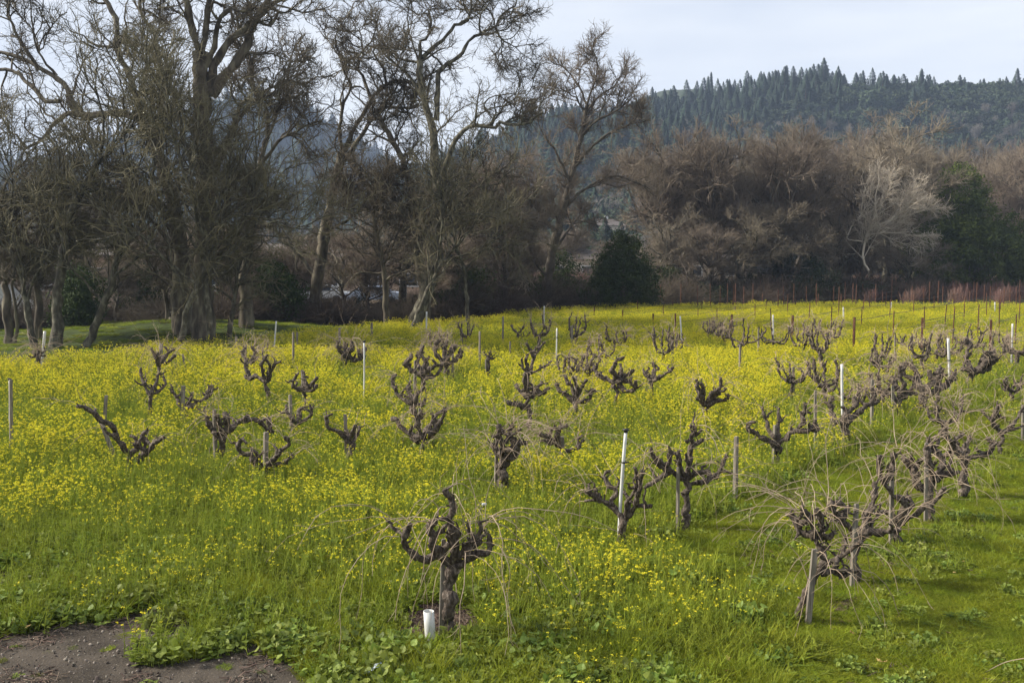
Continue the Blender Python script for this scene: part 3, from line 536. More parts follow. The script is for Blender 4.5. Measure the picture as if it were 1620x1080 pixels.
def scatter(name, pts, rot, scl, idx, meshes, label=None, cat=None, kind='stuff'):
    """one 'stuff' object: its own mesh of points, each instancing one of the given meshes (geometry nodes)"""
    pts = np.asarray(pts, np.float32); n = len(pts)
    coll = bpy.data.collections.new(name+'_kinds')
    for i, m in enumerate(meshes):
        o = bpy.data.objects.new('%s_kind_%02d' % (name, i), m); coll.objects.link(o)
    me = bpy.data.meshes.new(name); me.vertices.add(n); me.vertices.foreach_set('co', pts.ravel())
    a = me.attributes.new('rotv', 'FLOAT_VECTOR', 'POINT'); a.data.foreach_set('vector', np.asarray(rot, np.float32).ravel())
    a = me.attributes.new('sclv', 'FLOAT_VECTOR', 'POINT'); a.data.foreach_set('vector', np.asarray(scl, np.float32).ravel())
    a = me.attributes.new('kidx', 'INT', 'POINT'); a.data.foreach_set('value', np.asarray(idx, np.int32))
    for m in meshes[:1]:
        for mm in m.materials: me.materials.append(mm)
    o = bpy.data.objects.new(name, me); COL.objects.link(o)
    g = bpy.data.node_groups.new(name+'_nodes', 'GeometryNodeTree')
    g.interface.new_socket('Geometry', in_out='INPUT', socket_type='NodeSocketGeometry'); g.interface.new_socket('Geometry', in_out='OUTPUT', socket_type='NodeSocketGeometry')
    gi = g.nodes.new('NodeGroupInput'); go = g.nodes.new('NodeGroupOutput'); ci = g.nodes.new('GeometryNodeCollectionInfo'); ci.inputs['Collection'].default_value = coll
    ci.inputs['Separate Children'].default_value = True; ci.inputs['Reset Children'].default_value = True
    ip = g.nodes.new('GeometryNodeInstanceOnPoints'); ip.inputs['Pick Instance'].default_value = True
    def attr(nm, dt):
        x = g.nodes.new('GeometryNodeInputNamedAttribute'); x.data_type = dt; x.inputs['Name'].default_value = nm; return x.outputs['Attribute']
    k = g.links.new; k(gi.outputs[0], ip.inputs['Points']); k(ci.outputs[0], ip.inputs['Instance']); k(attr('kidx', 'INT'), ip.inputs['Instance Index'])
    k(attr('rotv', 'FLOAT_VECTOR'), ip.inputs['Rotation']); k(attr('sclv', 'FLOAT_VECTOR'), ip.inputs['Scale']); k(ip.outputs[0], go.inputs[0])
    md = o.modifiers.new('scatter', 'NODES'); md.node_group = g
    return tag(o, label, cat, kind=kind)
def hill_pts(H, step, tmax, rng, xr):
    X, Y, Z = H; k, n = X.shape; out = []
    i = rng.random(step)*(k*tmax-1.01); j = rng.random(step)*(n-1.01); i0 = i.astype(int); j0 = j.astype(int); fi = i-i0; fj = j-j0
    f = lambda A: (A[i0, j0]*(1-fi)+A[i0+1, j0]*fi)*(1-fj)+(A[i0, j0+1]*(1-fi)+A[i0+1, j0+1]*fi)*fj
    p = np.stack([f(X), f(Y), f(Z)], 1); px = 810+p[:, 0]/p[:, 1]*FPX; ok = (px > xr[0]) & (px < xr[1]); return p[ok], (i/k)[ok], px[ok]
# right hill: conifers high up as trees of their own (the 300 that show largest), the rest as one stuff
rgh = np.random.default_rng(9)
X, Y, Z = hR; k, n = X.shape; cnt = 0; ridge = int(k*.75)
for q in range(150):
    j = rgh.uniform(0, n-1.01); i = ridge-1-abs(rgh.normal())*1.2; i0 = int(i); j0 = int(j)
    px = 640+q*8.3+rgh.uniform(-9, 9)
    if px > 1330 and rgh.random() < .4: px = rgh.uniform(1020, 1330); j = np.interp(px, 810+X[ridge]/Y[ridge]*FPX, np.arange(n)); j0 = int(j)
    p = (X[i0, j0]+(X[i0, j0+1]-X[i0, j0])*(j-j0), Y[i0, j0], Z[i0, j0]); s = rgh.uniform(.38, .66)+.26*rgh.random()**5+.2*(vnoise(np.array([px*1.]), np.array([0.]), 8, 40)[0])
    o = bpy.data.objects.new('conifer', CM[q % 7]); COL.objects.link(o); o.location = p; o.scale = (s*rgh.uniform(.85, 1.5),)*2+(s,); o.rotation_euler = (0, 0, rgh.uniform(0, 6))
    tag(o, 'dark hazy conifer standing along the skyline of the right-hand hill', 'conifer', 'skyline conifers of the right-hand hill')
X, Y, Z = hL; ridge = int(k*.75)
for q in range(110):
    px = 40+q*6.9+rgh.uniform(-5, 5); j = np.interp(px, 810+X[ridge]/Y[ridge]*FPX, np.arange(n)); j0 = int(j); i0 = ridge-1-int(abs(rgh.normal())*1.1)
    p = (X[i0, j0]+(X[i0, j0+1]-X[i0, j0])*(j-j0), Y[i0, j0], Z[i0, j0]); s = rgh.uniform(.7, 1.3)
    o = bpy.data.objects.new('conifer', CM[q % 5]); COL.objects.link(o); o.location = p; o.scale = (s*1.2, s*1.2, s); o.rotation_euler = (0, 0, rgh.uniform(0, 6))
    tag(o, 'bluish far conifer standing along the skyline of the left-hand hill', 'conifer', 'skyline conifers of the left-hand hill')
def forest(H, n, xr, seed, con, sc):
    rng = np.random.default_rng(seed); p, t, px = hill_pts(H, n, .77, rng, xr); N_ = len(p); idx = np.zeros(N_, int)
    pc = con(t, px)+(vnoise(p[:, 0], p[:, 1], seed, 60)-.5)*.6; u = rng.random(N_)
    isc = u < pc; gr = (~isc) & (rng.random(N_) < .45*(vnoise(p[:, 0], p[:, 1], seed+1, 40) > .45)*(t < .55))
    idx[isc] = rng.integers(0, 7, isc.sum()); idx[~isc] = rng.integers(7, 10, (~isc).sum()); idx[gr] = rng.integers(10, 12, gr.sum())
    s = rng.uniform(.6, 1.1, N_)*sc; s = np.where(isc, s*rng.uniform(.6, 1.0, N_), s*1.35)
    return p-np.array([0, 0, .3]), np.stack([0*s, 0*s, rng.uniform(0, 6.28, N_)], 1), np.stack([s*rng.uniform(.9, 1.3, N_), s, s*rng.uniform(.85, 1.15, N_)], 1), idx
scatter('forest', *forest(hR, 14000, (500, 2300), 401, lambda t, px: np.clip((t-.50)*3+np.clip((1400-px)/500, -.45, .45), .02, .92), .76), CM+RM+GM, 'continuous hazy forest covering the slope of the right-hand hill', 'forest')
scatter('forest', *forest(hL, 9000, (-500, 1200), 402, lambda t, px: np.clip(.35+t, 0, .9), 1.5), CM+RM+GM, 'bluish forest covering the slope of the left-hand hill', 'forest')
# dark low undergrowth that closes the tree line
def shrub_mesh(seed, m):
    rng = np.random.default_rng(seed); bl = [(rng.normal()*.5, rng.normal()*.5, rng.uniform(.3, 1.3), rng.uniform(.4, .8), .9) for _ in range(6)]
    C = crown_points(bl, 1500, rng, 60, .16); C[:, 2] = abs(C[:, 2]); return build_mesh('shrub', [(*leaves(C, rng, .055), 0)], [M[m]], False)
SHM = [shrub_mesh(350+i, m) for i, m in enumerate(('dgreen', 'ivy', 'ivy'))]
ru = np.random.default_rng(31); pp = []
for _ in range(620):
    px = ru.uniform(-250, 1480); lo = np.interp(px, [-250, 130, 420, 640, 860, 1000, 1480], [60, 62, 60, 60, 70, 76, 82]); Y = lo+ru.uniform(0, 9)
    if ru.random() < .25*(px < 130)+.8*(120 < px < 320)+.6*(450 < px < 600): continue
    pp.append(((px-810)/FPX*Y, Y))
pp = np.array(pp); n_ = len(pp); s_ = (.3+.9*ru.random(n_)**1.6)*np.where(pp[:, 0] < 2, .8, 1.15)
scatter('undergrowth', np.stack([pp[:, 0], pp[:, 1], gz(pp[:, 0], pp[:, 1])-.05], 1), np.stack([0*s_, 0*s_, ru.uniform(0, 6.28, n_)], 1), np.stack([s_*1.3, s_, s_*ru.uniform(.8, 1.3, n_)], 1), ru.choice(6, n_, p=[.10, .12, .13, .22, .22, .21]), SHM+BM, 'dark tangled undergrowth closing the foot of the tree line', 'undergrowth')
# ============================================================ grape vines
def cane_set(tips, rng, n, lmin, lmax, k=9, r=.0046, spread=.55, up=.55, droop=.34):
    """arching dormant canes from the arm tips"""
    tips = np.array(tips); i = rng.integers(0, len(tips), n); p = tips[i]+rng.normal(size=(n, 3))*.015; c0 = tips.mean(0)
    d = (tips[i]-c0)*np.array([1, 1, .2]); d /= np.linalg.norm(d, axis=1, keepdims=True)+1e-6; d = d*.5+rng.normal(size=(n, 3))*spread*1.25; d[:, 2] = abs(d[:, 2])*.5+up; d /= np.linalg.norm(d, axis=1, keepdims=True)
    L_ = rng.uniform(lmin, lmax, n)[:, None]; o = np.zeros((n, k, 3)); o[:, 0] = p; st = L_/(k-1); dr = rng.uniform(.12, 1.35, n)*droop
    for j in range(1, k):
        d = d+rng.normal(size=(n, 3))*.14; d[:, 2] -= dr*L_[:, 0]**.4; d /= np.linalg.norm(d, axis=1, keepdims=True); p = p+d*st; p[:, 2] = np.maximum(p[:, 2], .03); o[:, j] = p
    R = (np.linspace(1, .4, k)[None]*rng.uniform(.7, 1.15, n)[:, None])*r
    return o, R
VG = 'old head-trained grape vines'; SG = 'weathered stakes among the vines'
NV = []
def vine_from(name_lbl, base, tubes_in, rng, ncane, lc, canes=True, r=.0046, droop=.34, up=.55):
    t = empty('grape_vine', base, name_lbl, 'grape vine', VG); pr = []; tips = []
    for c, R in tubes_in:
        ln = np.linalg.norm(np.diff(c, axis=0), axis=1).sum(); k = max(6, int(ln/.035)); cc = resample(c, k)
        RR = np.interp(np.linspace(0, 1, k), np.linspace(0, 1, len(R)), R)
        RR = .80*RR*(1+.26*np.interp(np.arange(k), np.arange(0, k+4, 2.2)[:], rng.normal(size=len(np.arange(0, k+4, 2.2)))).clip(-1, 1.6))
        cc = cc+np.stack([np.interp(np.arange(k), np.arange(0, k+5, 3), rng.normal(size=len(np.arange(0, k+5, 3)))) for _ in range(3)], 1)*RR[:, None]*.45*np.linspace(0, 1, k)[:, None]**.3
        hd = cc[-1]-cc[-2]; hd /= np.linalg.norm(hd)+1e-9; cc = np.r_[cc, [cc[-1]+hd*RR[-1]*.5]]; RR = np.r_[RR, RR[-1]*.25]
        pr.append((*tubes(cc-base, RR, 10, rng, .17), 0)); tips.append(cc[-2]-base)
        if R[0] > .03 and rng.random() < .6: pr.append((*tubes(np.array([cc[k//2]-base, cc[k//2]-base+rng.normal(size=3)*.03, cc[k//2]-base+rng.normal(size=3)*.05]), np.array([.9, .8, .2])*RR[k//2], 7, rng, .2), 0))
        for z in range(rng.integers(2, 6)):      # short spurs near the arm's head
            q = rng.normal(size=3); q[2] = abs(q[2])+.3; q /= np.linalg.norm(q); i = -2-int(rng.integers(0, max(1, min(9, k-3)))); s0 = cc[i]-base; l_ = rng.uniform(.05, .14)
            sp = np.array([s0, s0+q*l_*.5+rng.normal(size=3)*.008, s0+q*l_]); pr.append((*tubes(sp, np.array([.6, .5, .38])*min(RR[i], .022), 6, rng, .12), 0)); tips.append(sp[-1])
    for c, R in tubes_in[1:]:                    # short gnarled side arms
        for z in range(rng.integers(1, 4)):
            f = rng.uniform(.3, .95); i = int(f*(len(c)-2)); s0 = c[i]-base; dd = c[i+1]-c[i]; dd /= np.linalg.norm(dd)+1e-9
            q = rng.normal(size=3)*np.array([1, 1, .5])+np.array([0, 0, .9]); q = q-dd*np.dot(q, dd)*.6; q /= np.linalg.norm(q); l_ = rng.uniform(.10, .26); q2 = q+rng.normal(size=3)*.5+[0, 0, .4]; q2 /= np.linalg.norm(q2)
            cc = resample(np.array([s0, s0+q*l_*.5, s0+q*l_*.5+q2*l_*.5]), 7, rng, .008); r_ = R[min(i, len(R)-1)]*rng.uniform(.5, .75)
            pr.append((*tubes(cc, np.linspace(r_, r_*.6, 7)*(1+rng.normal(size=7)*.15), 8, rng, .15), 0)); tips.append(cc[-1])
            for z2 in range(2):
                q3 = rng.normal(size=3); q3[2] = abs(q3[2]); q3 /= np.linalg.norm(q3); e = cc[-1]; pr.append((*tubes(np.array([e, e+q3*.03, e+q3*.07]), np.array([.008, .007, .004]), 5, rng, .1), 0))
    obj('trunk', pr, [M['vine']], t)
    if len(tips) > 3: tips = tips[1:]
    if canes and ncane:
        o, R = cane_set(tips, rng, ncane, lc[0], lc[1], r=r, droop=droop, up=up)
        o2, R2 = grow(o, R, ncane*2, .08, .35, 20, 60, .2, 4, .0, r*.5, r*.3, rng, .2)
        obj('canes', [(*tubes(o, R, 4, rng), 0), (*tubes(o2, R2, 3, rng), 0)], [M['cane']], t)
    return t
def stake(b, tp, wpx, label, dz=0.0, group=SG, m='stake', name='wooden_stake', cat='stake', dY=0.0):
    g = G(*b); Y = g[1]+dY; p0 = P(b[0], b[1], Y); p0 = np.array([p0[0], Y, float(gz(p0[0], Y))-.1]); p1 = P(tp[0], tp[1], Y); wd = wpx*.82*Y/FPX
    V, F = post(p0-p0, p1-p0, wd, wd*.7, rot=random.random()); o = obj(name, [(V, F, 0)], [M[m]], None, p0, smooth=False)
    return tag(o, label, cat, group)
random.seed(4)
def tp_y(s): return S(s)[0][1]
def vine(lbl, trunk, tw, arms, aw=9, stk=None, canes=14, lc=(.5, 1.1), spread=.75, seed=None, slabel=None, r=.0052, droop=.34, up=.55):
    canes = int(canes*2.0); r = r*.92 if tp_y(trunk) > 700 else r; tp = S(trunk); g = G(*tp[0]); Y = g[1]; rng = np.random.default_rng(seed or (int(tp[0][0])*7+int(tp[0][1])))
    limbs = [(trunk, tw*1.15, tw*.85)]+[(a, aw*1.25 if i < 3 else aw, aw*.72) for i, a in enumerate(arms)]
    res = trace(limbs, Y, rng, spread, .05, .0); z = float(gz(g[0], g[1])); g[2] = z
    res[0][0][0][2] = z-.06; NV.append((g[0], g[1]))
    vine_from(lbl, g, res, rng, canes, lc, r=r, droop=droop, up=up)
    if stk: stake(stk[0], stk[1], stk[2], slabel, dY=-.06)
# ---- front
vine('gnarled dark vine in bare mulch behind the white tube, nearest of all the vines', "709,1008 709,965 711,925 714,895", 25,
 ["714,893 692,882 667,884 647,873 637,856 641,840 648,828", "697,880 684,862 690,848 679,838 680,826 690,818", "714,890 722,862 717,845 712,826 716,802 709,784 703,775", "718,896 735,886 750,878 771,877 778,862 773,846", "720,890 740,862 754,850 760,836 757,825", "710,888 700,875 712,858 727,845 724,832", "735,880 748,868 757,855"], 14,
 ((697, 1006), (702, 852), 9), 24, (.7, 1.5), seed=3, slabel='old wooden stake right behind the white tube', r=.0052, droop=.40, up=.6)
vine('vine leaning right beside the split post at the near end of the right-hand row', "1258,984 1272,948 1286,918 1300,898", 17,
 ["1300,898 1303,882 1297,866 1290,852 1288,846", "1288,848 1272,845 1262,834 1257,816 1244,814", "1263,834 1272,822 1286,816 1272,806", "1297,852 1301,832 1297,815 1291,806", "1296,852 1310,851 1321,845", "1302,893 1322,884 1345,868 1362,852", "1300,906 1325,906 1352,905", "1288,850 1284,832 1280,822"], 12,
 ((1277, 986), (1289, 868), 11), 26, (.7, 1.5), seed=5, slabel='leaning split grey post at the near end of the right-hand row', r=.0052, droop=.36)
vine('second vine of the right-hand row, its arms spread level behind the leaning post', "1354,925 1352,898 1355,868 1362,850", 17,
 ["1358,856 1345,836 1326,822 1318,806 1328,800 1338,802", "1362,850 1380,842 1402,841 1424,838", "1364,848 1368,826 1378,800 1383,778 1379,764", "1366,846 1380,830 1374,812", "1340,830 1322,812 1313,800 1318,794"], 12,
 ((1347, 930), (1355, 796), 9), 20, (.6, 1.3), seed=6, slabel='pale squared stake of the second vine in the right-hand row')
vine('third vine of the right-hand row, tall crooked arm rising left of its pale stake', "1421,864 1421,842 1425,824", 16,
 ["1421,830 1408,812 1393,808 1384,813", "1424,828 1430,800 1412,780 1396,762 1389,745 1388,722", "1396,760 1408,740 1415,718", "1428,826 1448,814 1466,800 1486,788 1494,772", "1425,824 1440,800 1434,780"], 12,
 ((1410, 862), (1411, 748), 8), 22, (.6, 1.3), seed=7, slabel='pale stake left of the third vine in the right-hand row')
vine('thick fourth vine of the right-hand row with fist-like knotted heads', "1473,824 1470,790 1473,765 1478,755", 15,
 ["1472,775 1452,768 1446,745 1456,728 1462,722", "1448,742 1436,736 1428,722", "1480,758 1491,736 1482,715 1470,700 1468,690", "1480,758 1497,750 1517,746", "1476,756 1466,730 1467,706"], 14,
 ((1465, 826), (1466, 700), 7), 22, (.6, 1.3), seed=8, slabel='dark stake rising out of the fist-headed fourth vine at right')
vine('fifth vine of the right-hand row with a long arm bent up to the right', "1522,788 1523,758 1526,735 1526,722", 13,
 ["1525,725 1509,706 1499,690 1497,676", "1526,722 1516,710 1512,698 1524,686", "1527,716 1531,700 1535,690", "1528,726 1546,721 1562,718 1571,705 1563,690", "1516,712 1502,716 1490,722"], 11, None, 24, (.6, 1.4), seed=9)
vine('small open-armed vine standing by itself near the right edge', "1584,720 1584,700 1585,684", 9,
 ["1585,684 1571,672 1574,660 1590,660", "1576,660 1576,650 1584,641", "1586,684 1602,672 1609,660 1619,644", "1583,682 1567,664 1552,652", "1588,684 1606,678 1622,670"], 7, ((1618, 700), (1618, 640), 5), 14, (.5, 1.0), slabel='stake cut by the right edge beside the open-armed vine')
# ---- second row
vine('wide low vine hugged by the white riser with the black sprinkler head', "985,868 987,842 989,825", 15,
 ["988,824 970,802 955,793 938,791 924,793", "950,792 938,782 925,776", "984,818 966,796 977,779 962,766 956,752 966,745", "990,820 1006,802 1020,800 1032,800", "991,816 991,796 1001,781 1009,766 1003,738", "1006,800 1011,772 1014,745", "989,812 996,790 988,776"], 10, None, 12, (.5, 1.0), seed=15)
vine('tall many-armed vine right of the white riser with an S-shaped top arm', "1082,838 1086,805 1088,778 1087,762", 15,
 ["1086,762 1066,747 1050,752 1032,762 1020,770", "1060,746 1045,738 1033,722 1032,708", "1087,758 1090,730 1096,706 1110,694", "1096,706 1092,690 1102,680 1092,672", "1090,766 1106,762 1122,757 1140,745 1149,720", "1088,758 1106,746 1122,752 1118,764", "1052,742 1062,725 1058,708", "1086,756 1074,735 1072,715"], 10,
 ((1072, 838), (1073, 738), 7), 20, (.6, 1.3), seed=16, slabel='grey stake left of the S-armed vine')
stake((1163, 792), (1165, 690), 9, 'lone weathered stake at the grass edge with no vine on it')
vine('spread Y-shaped vine with a hooked left arm beside a tall thin stake', "1227,740 1228,718 1229,702", 12,
 ["1228,706 1212,695 1195,685 1183,675 1184,668 1192,667", "1230,704 1245,690 1261,679 1271,665 1275,638", "1262,680 1276,680 1288,681 1291,664", "1229,694 1216,676 1209,656 1205,644", "1230,700 1231,676 1232,645"], 9,
 ((1223, 740), (1226, 672), 7), 22, (.6, 1.3), seed=17, slabel='short light stake in the crotch of the Y-shaped vine')
stake((1290, 722), (1290, 618), 5, 'tall thin stake at the right arm of the Y-shaped vine')
vine('chunky vine crossed by the white riser right of the Y-shaped vine', "1338,706 1338,684 1338,668", 15,
 ["1336,670 1318,658 1313,638 1317,626", "1340,668 1358,655 1374,640 1390,634", "1338,666 1345,650 1352,640 1350,628", "1374,642 1384,630 1380,615"], 11, None, 20, (.6, 1.2), seed=18)
stake((1379, 684), (1380, 600), 6, 'dark stake just right of the chunky vine')
vine('low twisting vine in the dense row right of the dark stake', "1417,664 1418,645 1420,630", 11, ["1420,634 1405,625 1392,628", "1420,632 1428,612 1424,590 1430,580", "1421,632 1440,620 1452,622", "1424,628 1415,605 1408,600", "1440,622 1446,606"], 10, ((1378, 640), (1380, 590), 4), 18, (.5, 1.1), slabel='thin stake behind the dark stake in the dense row')
vine('dark thick-armed vine left of the white pole with two black couplers', "1452,658 1455,632 1460,618", 12, ["1458,620 1444,600 1428,590 1432,578 1442,574", "1460,618 1478,605 1484,590 1488,580", "1462,620 1480,618 1498,608 1510,592", "1455,612 1450,590 1440,578"], 11, None, 20, (.5, 1.1))
vine('slanting vine whose arms reach over the white pole at right', "1483,646 1482,622 1484,610", 9, ["1484,612 1475,600 1470,585", "1485,612 1500,606 1510,595 1513,585", "1484,608 1490,590 1488,578"], 9, None, 16, (.5, 1.1))
vine('heavy bent vine with a level left arm right of the white pole', "1532,618 1535,600 1538,590", 11, ["1538,590 1528,584 1522,583", "1537,590 1530,570 1533,550 1528,540", "1539,590 1555,585 1570,575 1578,565", "1548,588 1552,572 1562,562 1572,552", "1556,584 1566,566 1560,556"], 11, None, 24, (.5, 1.0))
# ---- left
vine('sprawling vine with a raised left arm and a leaning stake, front left', "212,752 206,735 206,722", 13, ["206,723 196,708 186,695 178,676 160,668 146,650 134,643 121,644", "208,724 222,726 235,712 246,702 262,692", "206,718 218,706 215,692 205,688", "224,722 228,705 226,690 232,682"], 10, ((190, 735), (158, 662), 8), 12, (.4, .9), seed=31, slabel='dark stake leaning left under the sprawling front-left vine')
stake((164, 680), (168, 625), 6, 'upright stub stake behind the raised arm of the sprawling vine')
vine('small forked vine standing clear in the yellow flowers at left', "240,668 239,645 237,622", 8, ["237,624 226,606 222,590 223,583", "238,622 249,600 252,585", "239,622 252,619 262,606 258,594", "238,622 244,608"], 6, None, 5, (.3, .6), seed=32)
vine('low wide vine with a thick stake, right of the small forked vine', "292,680 291,660 291,646", 9, ["290,644 280,630 270,614", "292,645 308,637 326,630 336,620 337,610", "325,631 330,618 330,610", "291,642 300,634 303,622", "295,644 312,645 325,652"], 7, ((288, 680), (290, 610), 8), 8, (.4, .8), slabel='thick stake in the middle of the low wide left vine')
vine('bushy topped vine with fine hanging canes, right of the sprawling vine', "350,735 350,708 350,690", 13, ["347,692 332,675 329,660", "350,690 358,668 353,652", "352,690 370,672 384,662 392,655", "384,664 402,664 416,672 425,682 424,664", "350,688 344,668 340,655"], 11, ((341, 735), (339, 648), 7), 22, (.5, 1.1), slabel='dark stake at the left side of the bushy topped vine')
vine('crooked vine behind the pale square stake, front left of centre', "424,768 422,752 421,740", 12, ["419,742 404,734 397,720 384,716 376,702 381,693 390,700", "422,736 436,724 447,712 455,702 450,690", "424,738 442,735 458,724 465,722", "414,738 408,722 400,712"], 9, ((419, 764), (421, 683), 9), 14, (.5, 1.0), seed=35, slabel='pale square stake in front of the crooked vine')
vine('vine with a flat crown and upturned ends left of the white pole', "486,664 484,640 483,618", 8, ["482,616 466,612 464,600 472,590", "485,614 494,606 502,598", "484,612 480,596 480,588", "484,616 495,618 500,608", "482,616 470,618"], 7, ((481, 640), (478, 585), 5), 6, (.3, .7), slabel='grey stake rising through the flat-crowned vine')
vine('bowl-shaped vine with upright prongs beside a dark square stake', "466,700 465,685 466,670", 8, ["464,672 457,655 453,640", "467,671 485,662 492,650 490,640", "468,672 474,656 478,645 488,642", "466,670 462,660"], 7, ((461, 690), (459, 624), 6), 10, (.4, .8), slabel='dark square stake of the bowl-shaped vine')
vine('small cupped vine left of a grey square stake, mid left', "556,738 556,715 555,700", 12, ["552,700 536,685 520,676 516,662 526,655", "557,700 566,686 569,672", "554,696 558,680 560,672", "552,694 546,680"], 8, ((549, 735), (546, 655), 7), 8, (.4, .8), slabel='grey square stake of the small cupped vine')
vine('broad antler-armed vine in front of the stacked column of vines', "668,730 667,708 666,690", 13, ["665,692 648,685 634,676 628,665 620,662", "670,692 681,672 690,658 708,646", "672,690 690,680 698,664 706,650", "666,688 660,664 655,648", "667,700 650,692"], 10, ((663, 715), (664, 645), 5), 24, (.6, 1.3), slabel='thin stake of the antler-armed vine')
vine('vine with long tangled canes in the stacked column left of centre', "657,680 655,655 653,638", 10, ["652,638 636,630 626,618 620,600 626,592", "655,636 662,622 672,612", "653,634 646,615 650,602", "656,638 668,640 672,632"], 8, None, 26, (.6, 1.2))
vine('dark broken-armed vine above the stacked column left of centre', "672,634 670,608 668,592", 10, ["668,594 652,585 642,572 650,560", "670,592 686,580 702,575", "669,590 672,570 664,556", "670,598 690,592 700,580", "668,590 660,572 665,560 668,548"], 9, ((656, 630), (657, 570), 5), 20, (.5, 1.1), slabel='light stake against the broken-armed vine')
vine('dense brush-headed vine at the far end of the stacked column', "708,606 706,588 704,575", 9, ["704,576 692,562 690,548 698,538", "705,574 714,556 722,545", "706,576 722,568 730,556", "704,574 704,555 708,540"], 9, ((716, 606), (716, 545), 4), 40, (.4, .9), slabel='pale stake at the dense brush-headed vine')
vine('twin-headed vine with a hooked lower arm in the flowers, left of the white pole', "428,645 424,622 420,602", 9, ["420,604 408,597 394,600 388,592", "420,600 414,582 418,568 422,562", "422,600 432,582 438,574 444,572", "424,604 428,580 420,570", "396,598 390,580 392,566"], 7, ((386, 592), (389, 545), 4), 12, (.4, .9), slabel='light stake left of the twin-headed vine')
vine('vine under a big arch of reddish canes at left', "252,612 252,590 251,575", 8, ["251,577 244,562 240,550", "252,575 262,562 270,555 275,552", "251,574 252,556", "253,578 268,572 274,562"], 8, ((254, 590), (255, 543), 6), 34, (1.0, 1.7), seed=44, slabel='light stake under the big arch of canes', droop=.36, up=.7)
stake((297, 600), (289, 560), 4, 'thin stake leaning left at the right end of the cane arch')
vine('vine under the widest dome of red-brown canes, left of the white pole', "396,606 394,590 393,575", 8, ["393,577 386,562 388,550", "394,575 402,562 400,548", "394,577 408,566"], 7, ((373, 565), (374, 532), 4), 34, (1.1, 1.9), seed=45, slabel='short light stake in the dome of red-brown canes', droop=.34, up=.8)
vine('shaggy dark vine with drooping canes just left of the white pole in the flowers', "545,590 545,574 547,562", 9, ["546,563 536,552 534,540", "547,562 556,550 558,540", "548,565 562,570 574,562 578,548", "546,562 546,545", "572,566 566,552"], 9, ((537, 560), (537, 518), 4), 46, (.7, 1.5), seed=46, slabel='stake hidden in the canes of the shaggy dark vine', droop=.36, up=.7)
vine('vine almost lost in weeds beside the white pole at the far left', "62,598 60,580 60,566", 7, ["60,568 52,556", "61,567 68,556", "60,567 61,552"], 6, None, 30, (1.0, 1.8), seed=47, droop=.34, up=.6)
# ---- centre
vine('dark two-tier vine with a level hooked arm left of the hollow', "838,690 838,665 837,640", 9, ["836,644 822,641 808,637 803,634", "837,628 825,620 818,612 817,608", "838,626 850,618 862,620 868,612", "838,628 832,612 829,598 833,590", "840,626 852,610 858,604"], 10, None, 12, (.4, .9), seed=51)
vine('vine in cluster at centre with an upright black knob on its right arm', "912,672 912,652 912,635", 9, ["911,637 898,626 886,614 881,606", "912,636 925,634 934,630 936,618 943,618", "911,632 904,612 892,596", "913,628 922,610 928,600", "912,630 912,610 905,596"], 8, ((911, 650), (911, 594), 5), 18, (.4, .9), slabel='pale stake in the black-knobbed centre vine')
vine('candelabra-shaped vine right of the black-knobbed one', "976,655 975,632 974,610", 10, ["973,606 958,598 944,588 940,578", "975,606 990,594 1004,585", "978,610 992,618 1003,617 1005,602", "974,604 970,584 976,570 988,566", "978,602 984,588 982,576", "984,600 994,604 1000,598"], 9, None, 14, (.4, .9), seed=53)
vine('vine with a long straight right arm next to the candelabra-shaped one', "1031,642 1031,618 1031,602", 8, ["1030,603 1022,592 1018,584", "1032,603 1046,596 1058,586 1066,582", "1032,600 1036,584 1032,574"], 7, ((1029, 628), (1029, 592), 6), 16, (.5, 1.0), slabel='pale stub stake of the long right-armed vine')
vine('stocky barrel-trunked vine in cane mist left of the white sprinkler riser', "797,785 797,758 798,725", 20, ["795,722 786,712 780,704", "800,722 814,716 814,700 802,690", "800,718 818,704 832,698", "797,712 790,690 788,674", "798,700 806,684 812,672"], 13, ((784, 780), (786, 690), 6), 36, (.7, 1.4), seed=55, slabel='stake at the left side of the barrel-trunked vine')
vine('vine with a curled snake-like right arm behind the barrel-trunked one', "888,745 888,725 887,706", 10, ["885,706 870,694 852,686", "885,700 880,688 888,678 896,674", "890,712 904,712 916,706 914,694 922,688", "884,700 868,700 858,694"], 10, ((890, 742), (889, 690), 9), 28, (.8, 1.5), seed=56, slabel='light stake in the curled-armed vine')
vine('upright vine with a raised torch-like right arm, centre right', "1116,682 1117,655 1117,640", 10, ["1115,640 1107,625 1104,608 1100,602", "1118,638 1128,622 1140,612 1142,598", "1120,640 1134,634 1146,632 1152,624", "1113,636 1112,615 1110,604", "1128,630 1140,622"], 9, None, 18, (.5, 1.1), seed=57)
vine('tall slim vine with an open basket top above the two-tier vine', "834,640 835,612 838,592", 8, ["838,592 828,582 826,566", "840,590 844,568 854,550 862,540", "838,588 832,572 836,560", "840,590 858,582 872,572", "846,566 836,550 832,542"], 6, None, 6, (.3, .6))
vine('slim young vine wrapped in a grey sleeve, alone in the flowers', "773,606 772,585 773,568", 7, ["773,570 769,560", "773,569 775,555", "773,569 779,562"], 4, ((769, 606), (769, 568), 4), 3, (.2, .4), slabel='thin stake against the sleeved young vine')
vine('small antlered vine near the dark trees, front of the far rows', "818,545 819,534 819,526", 5, ["819,528 810,518 808,514", "820,527 826,520 829,514", "820,530 832,532 838,526"], 4, None, 3, (.2, .5))

